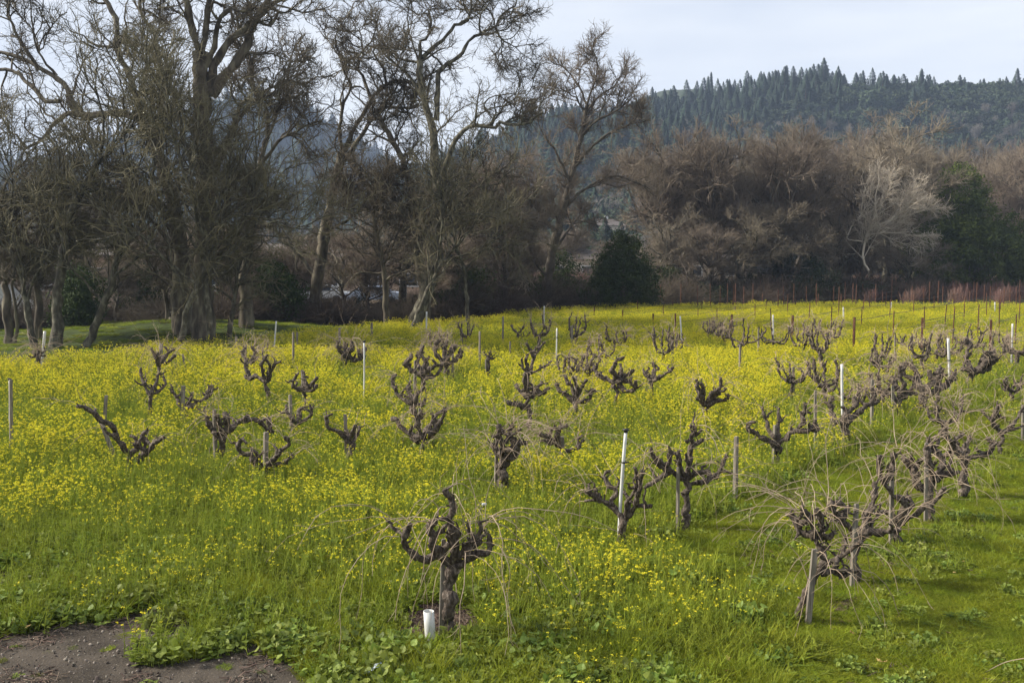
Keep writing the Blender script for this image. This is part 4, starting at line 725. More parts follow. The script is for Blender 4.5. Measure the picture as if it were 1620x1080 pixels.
# ---- farther vines: grown freely where the photo shows them
def wild_vine(px, by, hpx, wpx, lbl, nc=16, thick=1.0, k=5, seed=0, stk=None):
    rng = np.random.default_rng(seed+int(px)*3+by); g = G(px, by); Y = g[1]; sc = Y/FPX; h = hpx*sc*1.28; wd = wpx*sc/2*1.2; nc = int(nc*2.0); thick *= 1.1; z = float(gz(g[0], Y)); g[2] = z; NV.append((g[0], g[1]))
    b = np.array([g[0], Y, z-.05]); hub = b+np.array([rng.normal()*.05, rng.normal()*.05, h*rng.uniform(.42, .52)])
    T_ = [(resample(np.array([b, (b+hub)/2+rng.normal(size=3)*.03, hub]), 8), np.linspace(.065, .05, 8)*thick)]
    for i in range(k):
        a = 6.28*i/k+rng.uniform(-.4, .4); rx = wd*rng.uniform(.5, 1.0); p1 = hub+np.array([math.cos(a)*rx*.6, math.sin(a)*wd*.6, h*.04*rng.normal()]); p2 = hub+np.array([math.cos(a)*rx, math.sin(a)*wd*.9, h*rng.uniform(.12, .3)]); p3 = p2+np.array([rng.normal()*.06, rng.normal()*.06, h*rng.uniform(.12, .28)])
        T_.append((resample(np.array([hub, p1, p2, p3]), 12, rng, .012), np.linspace(.042, .027, 12)*thick))
    vine_from(lbl, g, T_, rng, nc, (.3, .8), r=.0075)
    if stk: stake((px+stk[0], by), (px+stk[0]+stk[1], by-stk[2]), stk[3], stk[4])
WV = [
 (852, 562, 48, 36, 'shaggy vine beside the white-topped stake at the far tree edge', 34, 1.1), (912, 555, 50, 30, 'dark vine under the curled white clip at the far tree edge', 16, 1.2), (950, 592, 52, 40, 'bushy vine right of the vine with the curled white clip', 24, 1), (975, 560, 40, 34, 'shaggy vine close to the first rusty end post', 36, 1),
 (900, 620, 56, 46, 'vine behind the white pole near centre, arms above the black-knobbed vine', 24, 1.1), (932, 615, 56, 44, 'vine tangled between the white pole and the candelabra-shaped vine', 24, 1.1), (1045, 590, 60, 34, 'upright light-barked vine left of the white pole by the second rusty post', 12, 1), (1068, 572, 46, 34, 'dark vine directly behind the white pole by the second rusty post', 20, 1.1),
 (1124, 540, 34, 16, 'first small dark vine of the short receding chain of vines', 26, 1), (1137, 545, 34, 18, 'second vine of the short receding chain of vines', 26, 1), (1150, 552, 38, 24, 'third vine of the short receding chain of vines', 26, 1), (1173, 576, 56, 54, 'vine ending the short receding chain, with a bare thin stake beneath it', 26, 1.05),
 (1225, 565, 46, 54, 'neat bowl-shaped vine around a white pole in the far flowers', 12, 1), (1270, 575, 50, 40, 'dark shaggy vine in front of the third rusty post', 32, 1.1), (1300, 590, 66, 44, 'tangled tall vine right of the shaggy one by the third rusty post', 34, 1.2), (1315, 560, 46, 40, 'round vine just behind the tangled tall vine', 30, 1),
 (1256, 640, 62, 44, 'small vine on a dark stake left of the big white-pole vine', 16, 1), (1302, 650, 76, 56, 'dark vine with a bowl of canes behind the white pole of the chunky vine', 30, 1.2), (1391, 592, 52, 26, 'slender knotted vine behind the fifth rusty post', 14, 1), (1396, 606, 46, 40, 'vine with spread fingers right of the slender knotted vine', 16, 1.1),
 (1430, 562, 34, 32, 'small pale-barked vine with five short prongs in the far flowers', 6, .9), (1457, 600, 60, 36, 'vine rising into the row end beside the sixth rusty post', 22, 1.1), (1480, 585, 46, 60, 'reddish brush-like vine between the white pole and the bowed one', 50, 1), (1500, 580, 40, 40, 'brush-topped vine just above the white pole tip at right', 40, 1),
 (1536, 575, 52, 44, 'grey tall-armed vine behind the heavy bent vine', 16, 1), (1572, 590, 50, 40, 'dense reddish vine left of the last white pole', 40, 1.05), (1606, 585, 56, 60, 'big shaggy vine at the right edge behind the last white pole', 50, 1.3), (1350, 660, 46, 44, 'small vine hidden behind the chunky white-pole vine', 22, 1),
 (1400, 655, 60, 46, 'vine of the dense row directly right of the white pole and the dark stake', 26, 1.1), (735, 552, 40, 24, 'vine near the short pale stake at the dark tree edge', 22, 1), (690, 572, 44, 44, 'cane-haloed vine at the foot of the white pole by the dark trees', 44, 1), (1600, 642, 40, 30, 'low broken vine beyond the right-edge stake', 12, .9),
 (415, 580, 30, 24, 'low vine peeping over the flowers beside the thin white pole at left', 12, .8), (1490, 700, 60, 60, 'thin-caned vine behind the fifth vine of the right-hand row', 24, .8),
]
for px, by, hp, wp, lb, nc, th in WV: wild_vine(px, by, hp, wp, lb, nc, th)
SK = [((18, 725), (17, 600), 6, 'tall brown post at the left edge with a white pipe behind it'), ((464, 590), (464, 525), 4, 'thin stake rising left of the shaggy dark vine'), ((470, 560), (470, 525), 4, 'short stake against the shade right of the thin white pole'), ((588, 545), (588, 510), 4, 'stub stake at the shade edge below the slim dark trunk'),
      ((731, 552), (730, 519), 4, 'short pale stake at the dark tree edge'), ((759, 590), (759, 524), 4, 'tall plain stake left of the sleeved young vine'), ((795, 560), (796, 500), 3, 'light leaning stake left of the small antlered vine'), ((807, 575), (807, 540), 3, 'faint short stake behind the sleeved young vine'), ((905, 560), (905, 515), 4, 'light stake in front of the vine with the white clip'),
      ((1170, 602), (1171, 545), 4, 'bare thin stake under the end of the receding chain'), ((1200, 570), (1200, 520), 3, 'weathered stake left of the neat bowl-shaped vine'), ((1255, 632), (1255, 580), 5, 'dark stake of the small vine left of the big white pole'), ((1416, 580), (1416, 530), 3, 'thin stake right of the slender knotted vine'), ((1440, 590), (1444, 540), 3, 'thin stake leaning right before the sixth rusty post'),
      ((1064, 590), (1064, 540), 4, 'stake behind the upright light-barked vine'), ((1414, 668), (1412, 610), 5, 'light stake at the foot of the low twisting vine')]
for b_, t_, w_, l_ in SK: stake(b_, t_, w_, l_)

# ============================================================ white irrigation risers, small fittings
def riser(b, tp, wpx, label, coup=(), head=False, cap='white'):
    g = G(*b); Y = g[1]; p0 = np.array([g[0], Y, float(gz(g[0], Y))-.1]); p1 = P(tp[0], tp[1], Y); ax = p1-p0; r = (wpx*.85 if wpx > 4.4 else wpx*.72)*Y/FPX/2; k = 14
    t = empty('irrigation_riser', p0, label, 'irrigation pipe', 'white irrigation risers among the vines')
    c = np.linspace(0, 1, k)[:, None]*ax; bend = np.sin(np.linspace(0, math.pi, k))*.012*(b[0] % 3-1); c[:, 0] += bend; R = np.full(k, r)
    top = c[-1]; c = np.r_[c, [top+ax*.001]]; R = np.r_[R, r*.3]; obj('pipe', [(*tubes(c, R, 10), 0)], [M['white']], t)
    for f in coup:
        q = ax*f; obj('coupler', [(*tubes(np.array([q-ax*.008, q-ax*.006, q+ax*.006, q+ax*.008]), np.array([r, r*1.45, r*1.45, r]), 10), 0), (*tubes(np.array([q, q+np.array([r*3.2, 0, 0])]), np.array([r*.6, r*.35]), 6), 0)], [M['black']], t)
    if head:
        q = ax; obj('sprinkler_head', [(*tubes(np.array([q, q+[0, 0, .02], q+[0, 0, .03], q+[0, 0, .045], q+[0, 0, .06]]), np.array([r*1.2, r*1.3, r*2.0, r*2.2, .002]), 10), 0), (*tubes(np.array([q+[0, 0, .04], q+[.03, 0, .042], q+[.05, 0, .036]]), np.array([.008, .006, .003]), 6), 0)], [M['black']], t)
    return t
riser((978, 866), (990, 684), 6.5, 'tall white pipe with a black sprinkler head and two black couplers, leaning right', (.34, .76), True)
riser((1335, 700), (1332, 576), 5, 'white pipe passing in front of the chunky vine right of the Y-shaped vine', (.18, .48))
riser((1502, 626), (1500, 535), 4.5, 'white pipe with two black couplers at the slanting vine', (.35, .64))
riser((1600, 583), (1602, 512), 4, 'white pipe nearest the right edge before the shaggy vine', (.6,))
riser((575, 640), (576, 542), 3.6, 'slim straight white pipe standing alone in the yellow flowers', (), True)
riser((433, 560), (437, 508), 3.4, 'white pipe at the shade edge leaning right by the dome of canes')
riser((64, 592), (71, 524), 5, 'white pipe in front of the thick mossy trunk at the far left')
riser((14, 690), (15, 602), 4, 'white pipe behind the brown post at the left edge', (), True)
riser((675, 540), (675, 493), 3.5, 'white pipe with a dark band before the centre oak', (.45,))
riser((880, 588), (881, 519), 3.2, 'white pipe right of the basket-topped vine', (.8,))
riser((1079, 553), (1076, 500), 3.4, 'thin white pipe beside the second rusty end post')
riser((1223, 560), (1223, 498), 3.4, 'white pipe inside the neat bowl-shaped vine', (.5,))
riser((1334, 512), (1334, 486), 2.6, 'short white-topped pipe in the wires behind the fourth rusty post')
riser((861, 520), (861, 484), 3, 'white-topped pipe above the shaggy vine at the far tree edge')
riser((1409, 500), (1410, 478), 2.6, 'white-topped pipe against the reddish canes at right')
riser((1575, 500), (1574, 478), 2.6, 'reddish based white-topped pipe near the right edge in the far rows')
# grow tube
g = G(682, 1019); R_ = 8.8*g[1]/FPX; tp = P(679, 966, g[1]); hh = tp[2]; k = 24; a = np.arange(k)*6.2832/k
def ring(r, z, dx): return np.stack([r*np.cos(a)+dx, r*np.sin(a), np.full(k, z)], 1)
V = np.concatenate([ring(R_, -.03, 0), ring(R_, hh*.5, -.012), ring(R_, hh, -.022), ring(R_*.88, hh, -.022), ring(R_*.88, 0, 0)])
F = np.array([[j*k+i, j*k+(i+1) % k, (j+1)*k+(i+1) % k, (j+1)*k+i] for j in range(4) for i in range(k)])
tag(obj('grow_tube', [(V, F, 0)], [M['white']], None, g), 'short open white plastic tube standing in mulch at the nearest vine', 'tube')
# crumpled scraps and a clip
def scrap(px, py, w_, h_, Z, label, m, seed):
    rng = np.random.default_rng(seed); g = G(px, py, Z); nx, ny = 9, 5; X_, Y_ = np.meshgrid(np.linspace(-.5, .5, nx), np.linspace(-.5, .5, ny)); s = g[1]/FPX
    Zz = rng.random((ny, nx))*.030+.012+(X_*.06); V = np.stack([X_*w_*s*(1-abs(Y_)*.3), Y_*h_*s*2.2+X_*.05, Zz], -1).reshape(-1, 3)
    F = np.array([[j*nx+i, j*nx+i+1, (j+1)*nx+i+1, (j+1)*nx+i] for j in range(ny-1) for i in range(nx-1)]); o = obj('plastic_scrap', [(V, F, 0)], [m], None, g, smooth=False)
    so_ = o.modifiers.new('thick', 'SOLIDIFY'); so_.thickness = .003; return tag(o, label, 'litter')
scrap(590, 1060, 28, 9, .10, 'crumpled white and blue plastic scrap lying in the weeds at the bottom', mat('scrap_plastic', [(.18, .28, .50), (.78, .82, .88)], 22, rough=.35), 1)
g = G(769, 800); Yc = 11.6; pc = P(766, 797, Yc)
o = obj('plant_tag', [(*box((0, 0, 0), (.06, .022, .03), .5), 0)], [M['white']], None, pc); bm_ = o.modifiers.new('bev', 'BEVEL'); bm_.width = .006; tag(o, 'small white plastic tag held up on a cane above the nearest vine', 'tag')
c0 = P(733, 835, 11.0); cw = resample(np.array([c0, P(748, 822, 11.2), P(757, 810, 11.4), P(766, 798, Yc)]), 10)
tag(obj('bent_wire', [(*tubes(cw-c0, np.full(10, .004), 5), 0)], [M['wire']], None, c0), 'thin dark wire holding up the white tag', 'wire')
c0 = G(700, 1031, .04); cw = resample(np.array([G(694, 1033, .02), G(712, 1010, .06), P(716, 975, 10.4), P(722, 930, 10.5), P(706, 880, 10.6)]), 20); tag(obj('hanging_cane', [(*tubes(cw-c0, np.linspace(.004, .006, 20), 5), 0)], [M['cane']], None, c0), 'long loose cane curving to the mulch in front of the nearest vine', 'cane')
cw = resample(np.array([G(1560, 1062, .05), G(1590, 1047, .16), G(1625, 1040, .25), G(1660, 1036, .2)]), 14); tag(obj('hanging_cane', [(*tubes(cw-cw[0], np.linspace(.003, .006, 14), 5), 0)], [M['cane']], None, cw[0]), 'lone cane reaching in low over the grass at the bottom right corner', 'cane')

# ============================================================ wire trellis rows behind
U2 = np.array([.59, .81])
TR = [(1033, 522, 497, 'first'), (1068, 530, 496, None), (1157, 536, 497, 'second'), (1253, 546, 498, 'third'), (1350, 562, 502, 'fourth'), (1457, 572, 503, 'sixth'), (1565, 580, 506, 'seventh'), (985, 514, 490, None), (940, 508, 486, None)]
NM = ['first rusty end post, left of the conical evergreen tip', 'thin rusty end post beside the thin white pipe', 'second broad rusty end post from the left in the far rows', 'rusty end post just right of the receding chain of vines', 'tall rusty end post rising from the flowers left of the fifth row', 'rusty end post among the brushy vines at right', 'dark rusty end post nearest the right edge', 'small rusty end post left of the first broad one', 'faintest rusty end post at the left end of the trellis']
for q, (px, by, ty, _) in enumerate(TR):
    g = G(px, by); g[2] = float(gz(g[0], g[1])); hp = P(px, ty, g[1])[2]
    V, F = post((0, 0, -.1), (0, 0, hp), .085 if _ else .06, .075, rot=.2*q); tag(obj('end_post', [(V, F, 0)], [M['rust']], None, g, smooth=False), NM[q], 'post', 'rusty end posts of the wire trellis')
    npst = 11; endp = g[:2]+U2*55
    for wz in (.62, hp-.12):
        n_ = 22; c = np.stack([np.linspace(g[0], endp[0], n_), np.linspace(g[1], endp[1], n_), wz+g[2]-.03*np.sin(np.linspace(0, 33, n_))**2], 1)
        tag(obj('trellis_wire', [(*tubes(c-c[0], np.full(n_, .0085), 4), 0)], [M['wire']], None, c[0]), 'wire strung along a far trellis row above the flowers', 'wire', 'wires of the far trellis')
    for k_ in range(1, npst):
        x, y = g[:2]+U2*5*k_+rg.normal(size=2)*.1
        V, F = post((0, 0, -.1), (rg.normal()*.03, rg.normal()*.03, hp+rg.uniform(-.1, .25)), .035, .035); tag(obj('trellis_post', [(V, F, 0)], [M['rust']], None, (x, y, float(gz(x, y))), smooth=False), 'thin dark rusty post in the far wire trellis', 'post', 'thin posts of the far trellis')
# thin vine stakes of the far vineyard standing in front of the tree belt
for q in range(60):
    px = 1000+q*10.5+rg.uniform(-4, 4); Y = rg.uniform(66, 84); x = (px-810)/FPX*Y; m = M['rust'] if rg.random() < .96 else M['white']
    V, F = post((0, 0, -.1), (rg.normal()*.02, 0, rg.uniform(1.5, 1.9) if m != M['white'] else rg.uniform(.9, 1.15)), .04, .04); tag(obj('trellis_post', [(V, F, 0)], [m], None, (x, Y, 0), smooth=False), 'thin post of the far vineyard standing against the dark undergrowth' if m != M['white'] else 'slim white marker post against the dark undergrowth of the belt', 'post', 'thin far posts against the undergrowth' if m != M['white'] else 'white marker posts before the belt')

# ============================================================ things glimpsed behind the left trees
fy = 66
def fence(x0, x1, Y, h, label):
    t = empty('wire_fence', (x0, Y, 0), label, 'fence'); n_ = int((x1-x0)/3)+1
    for i in range(n_): obj('fence_post', [(*tubes(np.array([[i*3.0, 0, -.2], [i*3.0, 0, h]]), np.array([.04, .035]), 6), 0)], [M['greywire']], t)
    for nm, z in (('top_rail', h), ('mid_rail', h*.5)): obj(nm, [(*tubes(np.array([[0, 0, z], [(n_-1)*3.0, 0, z]]), np.array([.03, .03]), 6), 0)], [M['greywire']], t)
    ms = []; L_ = (n_-1)*3.0; s = .22
    for a0 in np.arange(-h, L_, s):
        for sg in (1, -1):
            xa, xb = (a0, a0+h) if sg > 0 else (a0+h, a0); za, zb = 0.0, h
            if min(xa, xb) < 0 or max(xa, xb) > L_: continue
            ms.append([[xa, 0, za], [xb, 0, zb]])
    ms = np.array(ms); obj('mesh', [(*tubes(ms, np.full((len(ms), 2), .004), 3), 0)], [M['greywire']], t)
M['greywire'] = mat('galvanised', [(.28, .28, .28), (.42, .42, .42)], 4, rough=.5)
fence(-34, -6, fy, 3.0, 'tall galvanised chain-link fence glimpsed through the left trees')
p = P(232, 465, 65.5); t = empty('sign', (p[0], 65.5, 0), 'small blank white square sign on the tall fence behind the left trees', 'sign')
obj('board', [(*box((0, 0, p[2]), (.36, .03, .34)), 0)], [M['white']], t, smooth=False); obj('post', [(*box((0, .04, p[2]/2), (.05, .05, p[2])), 0)], [M['greywire']], t, smooth=False)
wallm = mat('tan_stone', [(.28, .20, .14), (.50, .38, .28)], 2.2, bump=.4); roofm = mat('brown_roof', [(.07, .06, .052), (.12, .10, .088)], 3)
creamm = mat('cream_stucco', [(.52, .44, .34), (.66, .58, .46)], 1.5); glassm = mat('window_glass', [(.03, .04, .05), (.05, .06, .07)], 2, rough=.15, spec=.6); whm = mat('white_paint', [(.62, .62, .60), (.74, .74, .72)], 2)
def house(label, cx, Y, w_, d_, h_, z0, rz=0.0, wall=None, roof=None, nw=3, chim=True, rh=1.6):
    t = empty('house', (cx, Y, z0), label, 'house'); t.rotation_euler = (0, 0, rz); wall = wall or creamm; roof = roof or roofm
    obj('wall', [(*box((0, 0, h_/2-.6), (w_, d_, h_+1.2)), 0)], [wall], t, smooth=False)
    V = np.array([[-w_/2-.4, -d_/2-.5, h_+.01], [w_/2+.4, -d_/2-.5, h_+.01], [w_/2+.4, d_/2+.5, h_+.01], [-w_/2-.4, d_/2+.5, h_+.01], [-w_/2+w_*.18, 0, h_+rh], [w_/2-w_*.18, 0, h_+rh]])
    r = obj('roof', [(V, np.array([[0, 1, 5, 4], [2, 3, 4, 5]]), 0), (V, np.array([[1, 2, 5], [3, 0, 4]]), 0), (V, np.array([[3, 2, 1, 0]]), 0)], [roof], t, smooth=False)
    if chim: obj('chimney', [(*box((w_*.2, .3, h_+rh*.9), (.7, .6, 1.6)), 0)], [whm], r, smooth=False)
    for i in range(nw):
        x = -w_/2+w_*(i+.5)/nw; wn = obj('window', [(*box((x, -d_/2-.02, h_*.55), (w_/nw*.5, .10, h_*.42)), 0)], [whm], t, smooth=False); obj('pane', [(*box((x, -d_/2-.05, h_*.55), (w_/nw*.4, .08, h_*.34)), 0)], [glassm], wn, smooth=False)
    dr = obj('door', [(*box((w_*.5/nw*.0-w_/2+.7, -d_/2-.03, 1.05), (.95, .08, 2.1)), 0)], [roofm], t, smooth=False)
def at(px, py, Y): p = P(px, py, Y); return p[0], p[2]
x, z = at(945, 372, 230); house('cream house with a white chimney on the lower hill behind the round-topped tree', x, 230, 11, 8, 4.6, z-2.5, .2)
x, z = at(1015, 352, 260); house('small tan house with pale trim on the hill above the lone conical evergreen', x, 260, 7.5, 6, 5.2, z-2, -.1, wallm)
x, z = at(1130, 330, 250); house('little white cottage glimpsed between bare branches at right of centre', x, 250, 5, 4, 3.2, z-2, .1, whm, nw=2)
x, z = at(222, 500, 84); house('long tan stone building glimpsed behind the tall fence at left', x, 84, 17, 6, 3.8, 0, 0, wallm, nw=5, chim=False, rh=.9)
x, z = at(1010, 440, 128); house('low pale building behind the lone conical evergreen', x, 128, 26, 7, 3.2, 0, 0, creamm, nw=6, chim=False, rh=1.2)
x, z = at(560, 470, 90); house('low pale tan shed glimpsed right of the leaning tufted oak', x, 90, 14, 5, 3.0, 0, 0, wallm, nw=4, chim=False, rh=.8)
# parked vehicles glimpsed low between trunks
def car(label, x, Y, rz, paint, van=False):
    t = empty('parked_car', (x, Y, 0), label, 'car'); t.rotation_euler = (0, 0, rz)
    pr = [(-2.2, .35), (-2.2, .85), (-1.5, .95), (-.9, 1.42), (.8, 1.45), (1.5, 1.0), (2.2, .9), (2.25, .4)] if not van else [(-2.4, .4), (-2.4, 2.0), (-2.2, 2.1), (1.3, 2.1), (1.9, 1.3), (2.5, 1.1), (2.55, .45)]
    n_ = len(pr); V = np.array([[a_, y_*(1 if b_ < 1.1 else .86), b_] for y_ in (-.85, .85) for a_, b_ in pr]); F = np.array([[i, (i+1) % n_, n_+(i+1) % n_, n_+i] for i in range(n_)])
    cap = [np.array([list(range(n_))[::-1]]), np.array([list(range(n_, 2*n_))])]
    b_ = obj('body', [(V, F, 0), (V, cap[0], 0), (V, cap[1], 0)], [paint], t, smooth=False)
    obj('side_window', [(*box((0, -.80, 1.18 if not van else 1.6), (1.9, .12, .34)), 0)], [glassm], t, smooth=False)
    for wx in (-1.4, 1.4):
        for wy in (-.82, .82):
            w_ = obj('wheel', [(*tubes(np.array([[wx, wy-.11, .33], [wx, wy-.10, .33], [wx, wy+.10, .33], [wx, wy+.11, .33]]), np.array([.02, .33, .33, .02]), 14), 0)], [M['black']], t); obj('rim', [(*tubes(np.array([[wx, wy-.125, .33], [wx, wy+.125, .33]]), np.array([.18, .18]), 10), 0)], [M['greywire']], w_)
x, z = at(5, 500, 62); car('white van partly hidden behind the dark trunks at the far left', x, 60, .1, whm, True)
x, z = at(596, 480, 80); car('pale bluish car glimpsed between the trunks left of the centre oaks', x, 78, .05, mat('blue_paint', [(.35, .42, .55), (.42, .50, .62)], 1, rough=.3))
x, z = at(515, 478, 82); car('white car glimpsed behind the leaning tufted oak', x, 80, 0, mat('white_car_paint', [(.6, .62, .63), (.66, .68, .69)], 1, rough=.3))
# ============================================================ ground cover: mustard, grass, weeds (each one 'stuff')
def ribbon(p, d, L_, w_, rng, bend=.6, k=3):
    """tapered bent blades: p (n,3), d (n,3) unit, L_ (n), w_ (n)"""
    n = len(p); up = d.copy(); side = np.cross(d, rng.normal(size=(n, 3))); side /= np.linalg.norm(side, axis=1, keepdims=True)+1e-9; out = []; c = p.copy()
    wf = [1, .8, .12] if k == 3 else [.5, 1, .8, .15]
    hz = d*np.array([1, 1, 0]); hz = hz/(np.linalg.norm(hz, axis=1, keepdims=True)+1e-6)
    for j in range(k):
        out.append(c-side*(w_*wf[j]/2)[:, None]); out.append(c+side*(w_*wf[j]/2)[:, None])
        d = d+hz*bend*.5-np.array([0, 0, .18*bend]); d /= np.linalg.norm(d, axis=1, keepdims=True); c = c+d*(L_/(k-1))[:, None]
    V = np.stack(out, 1).reshape(-1, 3); i = np.arange(n)[:, None]*2*k; F = np.concatenate([i+np.array([[2*j, 2*j+1, 2*j+3, 2*j+2]]) for j in range(k-1)], 0)
    return V, F
def dirs(n, rng, tilt):
    a = rng.uniform(0, 6.2832, n); t = abs(rng.normal(size=n))*tilt; return np.stack([np.sin(t)*np.cos(a), np.sin(t)*np.sin(a), np.cos(t)], 1)
def mustard_patch(seed, rad, ns, h, nfl, leafn, fl=.0135):
    rng = np.random.default_rng(seed); parts = []
    a = rng.uniform(0, 6.28, ns); r = rad*np.sqrt(rng.random(ns)); p = np.stack([r*np.cos(a), r*np.sin(a), np.zeros(ns)], 1); hh = h*rng.uniform(.5, 1.2, ns)
    d = dirs(ns, rng, .14); k = 5; o = np.zeros((ns, k, 3)); o[:, 0] = p; c = p.copy()
    for j in range(1, k): d = d+rng.normal(size=(ns, 3))*.07; d /= np.linalg.norm(d, axis=1, keepdims=True); c = c+d*(hh/(k-1))[:, None]; o[:, j] = c
    R = np.linspace(.0042, .0018, k)[None]*np.ones((ns, 1)); b, rb_ = grow(o, R, int(ns*1.3), h*.18, h*.4, 18, 42, .08, 3, .12, .0028, .0014, rng, .45)
    parts += [(*tubes(o, R, 3, rng), 1), (*tubes(b, rb_, 3, rng), 1)]
    heads = np.concatenate([o[:, -1], b[:, -1]]); nh = len(heads)
    if nfl:
        keep = rng.random(nh) < (.8 if nfl > 3 else .42); hd = heads[keep]; n = len(hd)*nfl; q = np.repeat(hd, nfl, 0); off = rng.normal(size=(n, 3)); off /= np.linalg.norm(off, axis=1, keepdims=True); off[:, 2] *= .8; q = q+off*rng.uniform(.004, .024, n)[:, None]
        nrm = off+np.array([0, 0, .5]); nrm /= np.linalg.norm(nrm, axis=1, keepdims=True); u = np.cross(nrm, rng.normal(size=(n, 3))); u /= np.linalg.norm(u, axis=1, keepdims=True); v = np.cross(nrm, u); s = fl*rng.uniform(.7, 1.2, n)[:, None]
        # four petals: two crossed lens quads
        for e1, e2 in ((u, v), (v, u)):
            V = np.stack([q+e1*s+nrm*s*.3, q+e2*s*.42, q-e1*s+nrm*s*.3, q-e2*s*.42], 1).reshape(-1, 3); parts.append((V, np.arange(n*4).reshape(-1, 4), 0))
    # upper buds
    n = nh*3; q = np.repeat(heads, 3, 0)+rng.normal(size=(nh*3, 3))*.008+np.array([0, 0, .012]); V, F = leaves(q, rng, .005); parts.append((V, F, 1))
    # stem leaves and basal leaves
    t = rng.random(leafn)**1.3; i = rng.integers(0, ns, leafn); f = t*.75*(k-1); i0 = f.astype(int); pp = o[i, i0]+(o[i, i0+1]-o[i, i0])*(f-i0)[:, None]
    dd = dirs(leafn, rng, .3); dd = dd*np.array([1, 1, .4]); a = rng.uniform(0, 6.28, leafn); dd += np.stack([np.cos(a), np.sin(a), np.full(leafn, .5)], 1); dd /= np.linalg.norm(dd, axis=1, keepdims=True)
    V, F = ribbon(pp, dd, rng.uniform(.05, .13, leafn)*(1.25-t*.8), rng.uniform(.02, .045, leafn)*(1.3-t), rng, .7, 4); parts.append((V, F, 2))
    return build_mesh('mustard_patch', parts, [M['petal'], M['stem'], M['leaf']], False)
def grass_patch(seed, rad, n, h, m='grass', wd=.006, tilt=.35, bend=.7):
    rng = np.random.default_rng(seed); a = rng.uniform(0, 6.28, n); r = rad*np.sqrt(rng.random(n)); p = np.stack([r*np.cos(a), r*np.sin(a), np.full(n, -.01)], 1)
    V, F = ribbon(p, dirs(n, rng, tilt), h*rng.uniform(.4, 1.15, n), wd*rng.uniform(.6, 1.3, n), rng, bend); return build_mesh('grass_patch', [(V, F, 0)], [M[m]], False)
def weed_patch(seed, rad, n, size, h):
    """rosettes of rounded leaves on stalks"""
    rng = np.random.default_rng(seed); a = rng.uniform(0, 6.28, n); r = rad*np.sqrt(rng.random(n)); p = np.stack([r*np.cos(a), r*np.sin(a), np.zeros(n)], 1)
    tip = p+np.stack([np.cos(a)*rng.uniform(-.3, 1, n)*.05, np.sin(a)*rng.uniform(-.3, 1, n)*.05, h*rng.uniform(.25, 1, n)], 1); st = np.stack([p, (p+tip)/2, tip], 1)
    nr = dirs(n, rng, .95); u = np.cross(nr, rng.normal(size=(n, 3))); u /= np.linalg.norm(u, axis=1, keepdims=True); v = np.cross(nr, u); s = size*rng.uniform(.5, 1.25, n)[:, None]; m = 7; al = np.arange(m)*2*math.pi/m; Vs = [tip-nr*s*.12]
    for j in range(m):
        rr_ = s*(1+.1*math.sin(3*al[j])); Vs.append(tip+u*rr_*math.cos(al[j])*1.15+v*rr_*math.sin(al[j])*.85+nr*s*.18*math.cos(2*al[j])*(1 if j % 2 else .6))
    V = np.stack(Vs, 1).reshape(-1, 3); i = np.arange(n)[:, None]*(m+1); F = np.concatenate([i+np.array([[0, 1+j, 1+(j+1) % m]]) for j in range(m)], 0)
    return build_mesh('weed_patch', [(V, F, 0), (*tubes(st, np.full((n, 3), .0022), 3, rng), 0)], [M['weed']], False)
MR = [mustard_patch(500+i, .24, 12, .60, 7, 46) for i in range(4)]      # rich in flower
MS = [mustard_patch(520+i, .24, 12, .54, 3, 56) for i in range(4)]      # sparse
MG = [mustard_patch(540+i, .22, 9, .36, 0, 80) for i in range(3)]       # green only
MF = [mustard_patch(560+i, .30, 20, .50, 8, 60, fl=.0115) for i in range(3)]   # far rich
GP = [grass_patch(600+i, .17, 330, .13) for i in range(3)]
GT = [grass_patch(620+i, .17, 170, .30, wd=.009, tilt=.22, bend=.5) for i in range(3)]
WP = [weed_patch(640+i, .17, 60, .032, .13) for i in range(3)]
WB = [weed_patch(650+i, .16, 42, .032, .16) for i in range(3)]

rngs = np.random.default_rng(77)
def cells(r0, r1, c, half=34.0, extra=1.5):
    y = np.arange(-.5, r1+1, c); pts = []
    X_, Y_ = np.meshgrid(np.arange(-r1, r1, c), y); X_ = X_+rngs.uniform(-.55, .55, X_.shape)*c; Y_ = Y_+rngs.uniform(-.55, .55, Y_.shape)*c
    R_ = np.hypot(X_, Y_); ok = (Y_ > r0) & (Y_ <= r1) & (abs(X_) < Y_*math.tan(math.radians(half-3))+extra); return X_[ok], Y_[ok]
VX = np.array(NV)
def near_vine(x, y, d):
    r = np.zeros(len(x), bool)
    for a, b in VX: r |= (x-a)**2+(y-b)**2 < d*d
    return r
def R3(n): return np.stack([rngs.normal(size=n)*.05, rngs.normal(size=n)*.05, rngs.uniform(0, 6.2832, n)], 1)
def richness(x, y):
    px, py = proj(x, y, 0*x); f = np.interp(py, [480, 560, 640, 740, 840, 920, 1000, 1080], [1.15, 1.05, .82, .55, .36, .22, .14, .12])
    f = f-.42*np.clip((px-1180)/200, 0, 1)*np.clip((py-545)/60, 0, 1)-.25*np.clip((px-1400)/200, 0, 1)
    f = f-.45*(inpoly(px, py, [(-50, 820), (120, 840), (180, 900), (180, 960), (-50, 940)]))
    f = f+.06*inpoly(px, py, [(880, 900), (1230, 960), (1250, 1090), (900, 1090)])-.25*inpoly(px, py, [(720, 660), (1000, 720), (1240, 700), (1240, 780), (980, 870), (860, 900), (700, 780)])
    f = f+.25*inpoly(px, py, [(1030, 600), (1250, 560), (1330, 600), (1250, 660), (1080, 660)])
    return f-.09+(vnoise(x+50, y+50, 71, 1.1)-.5)*.8+(vnoise(x+50, y+50, 72, 3.2)-.5)*.85
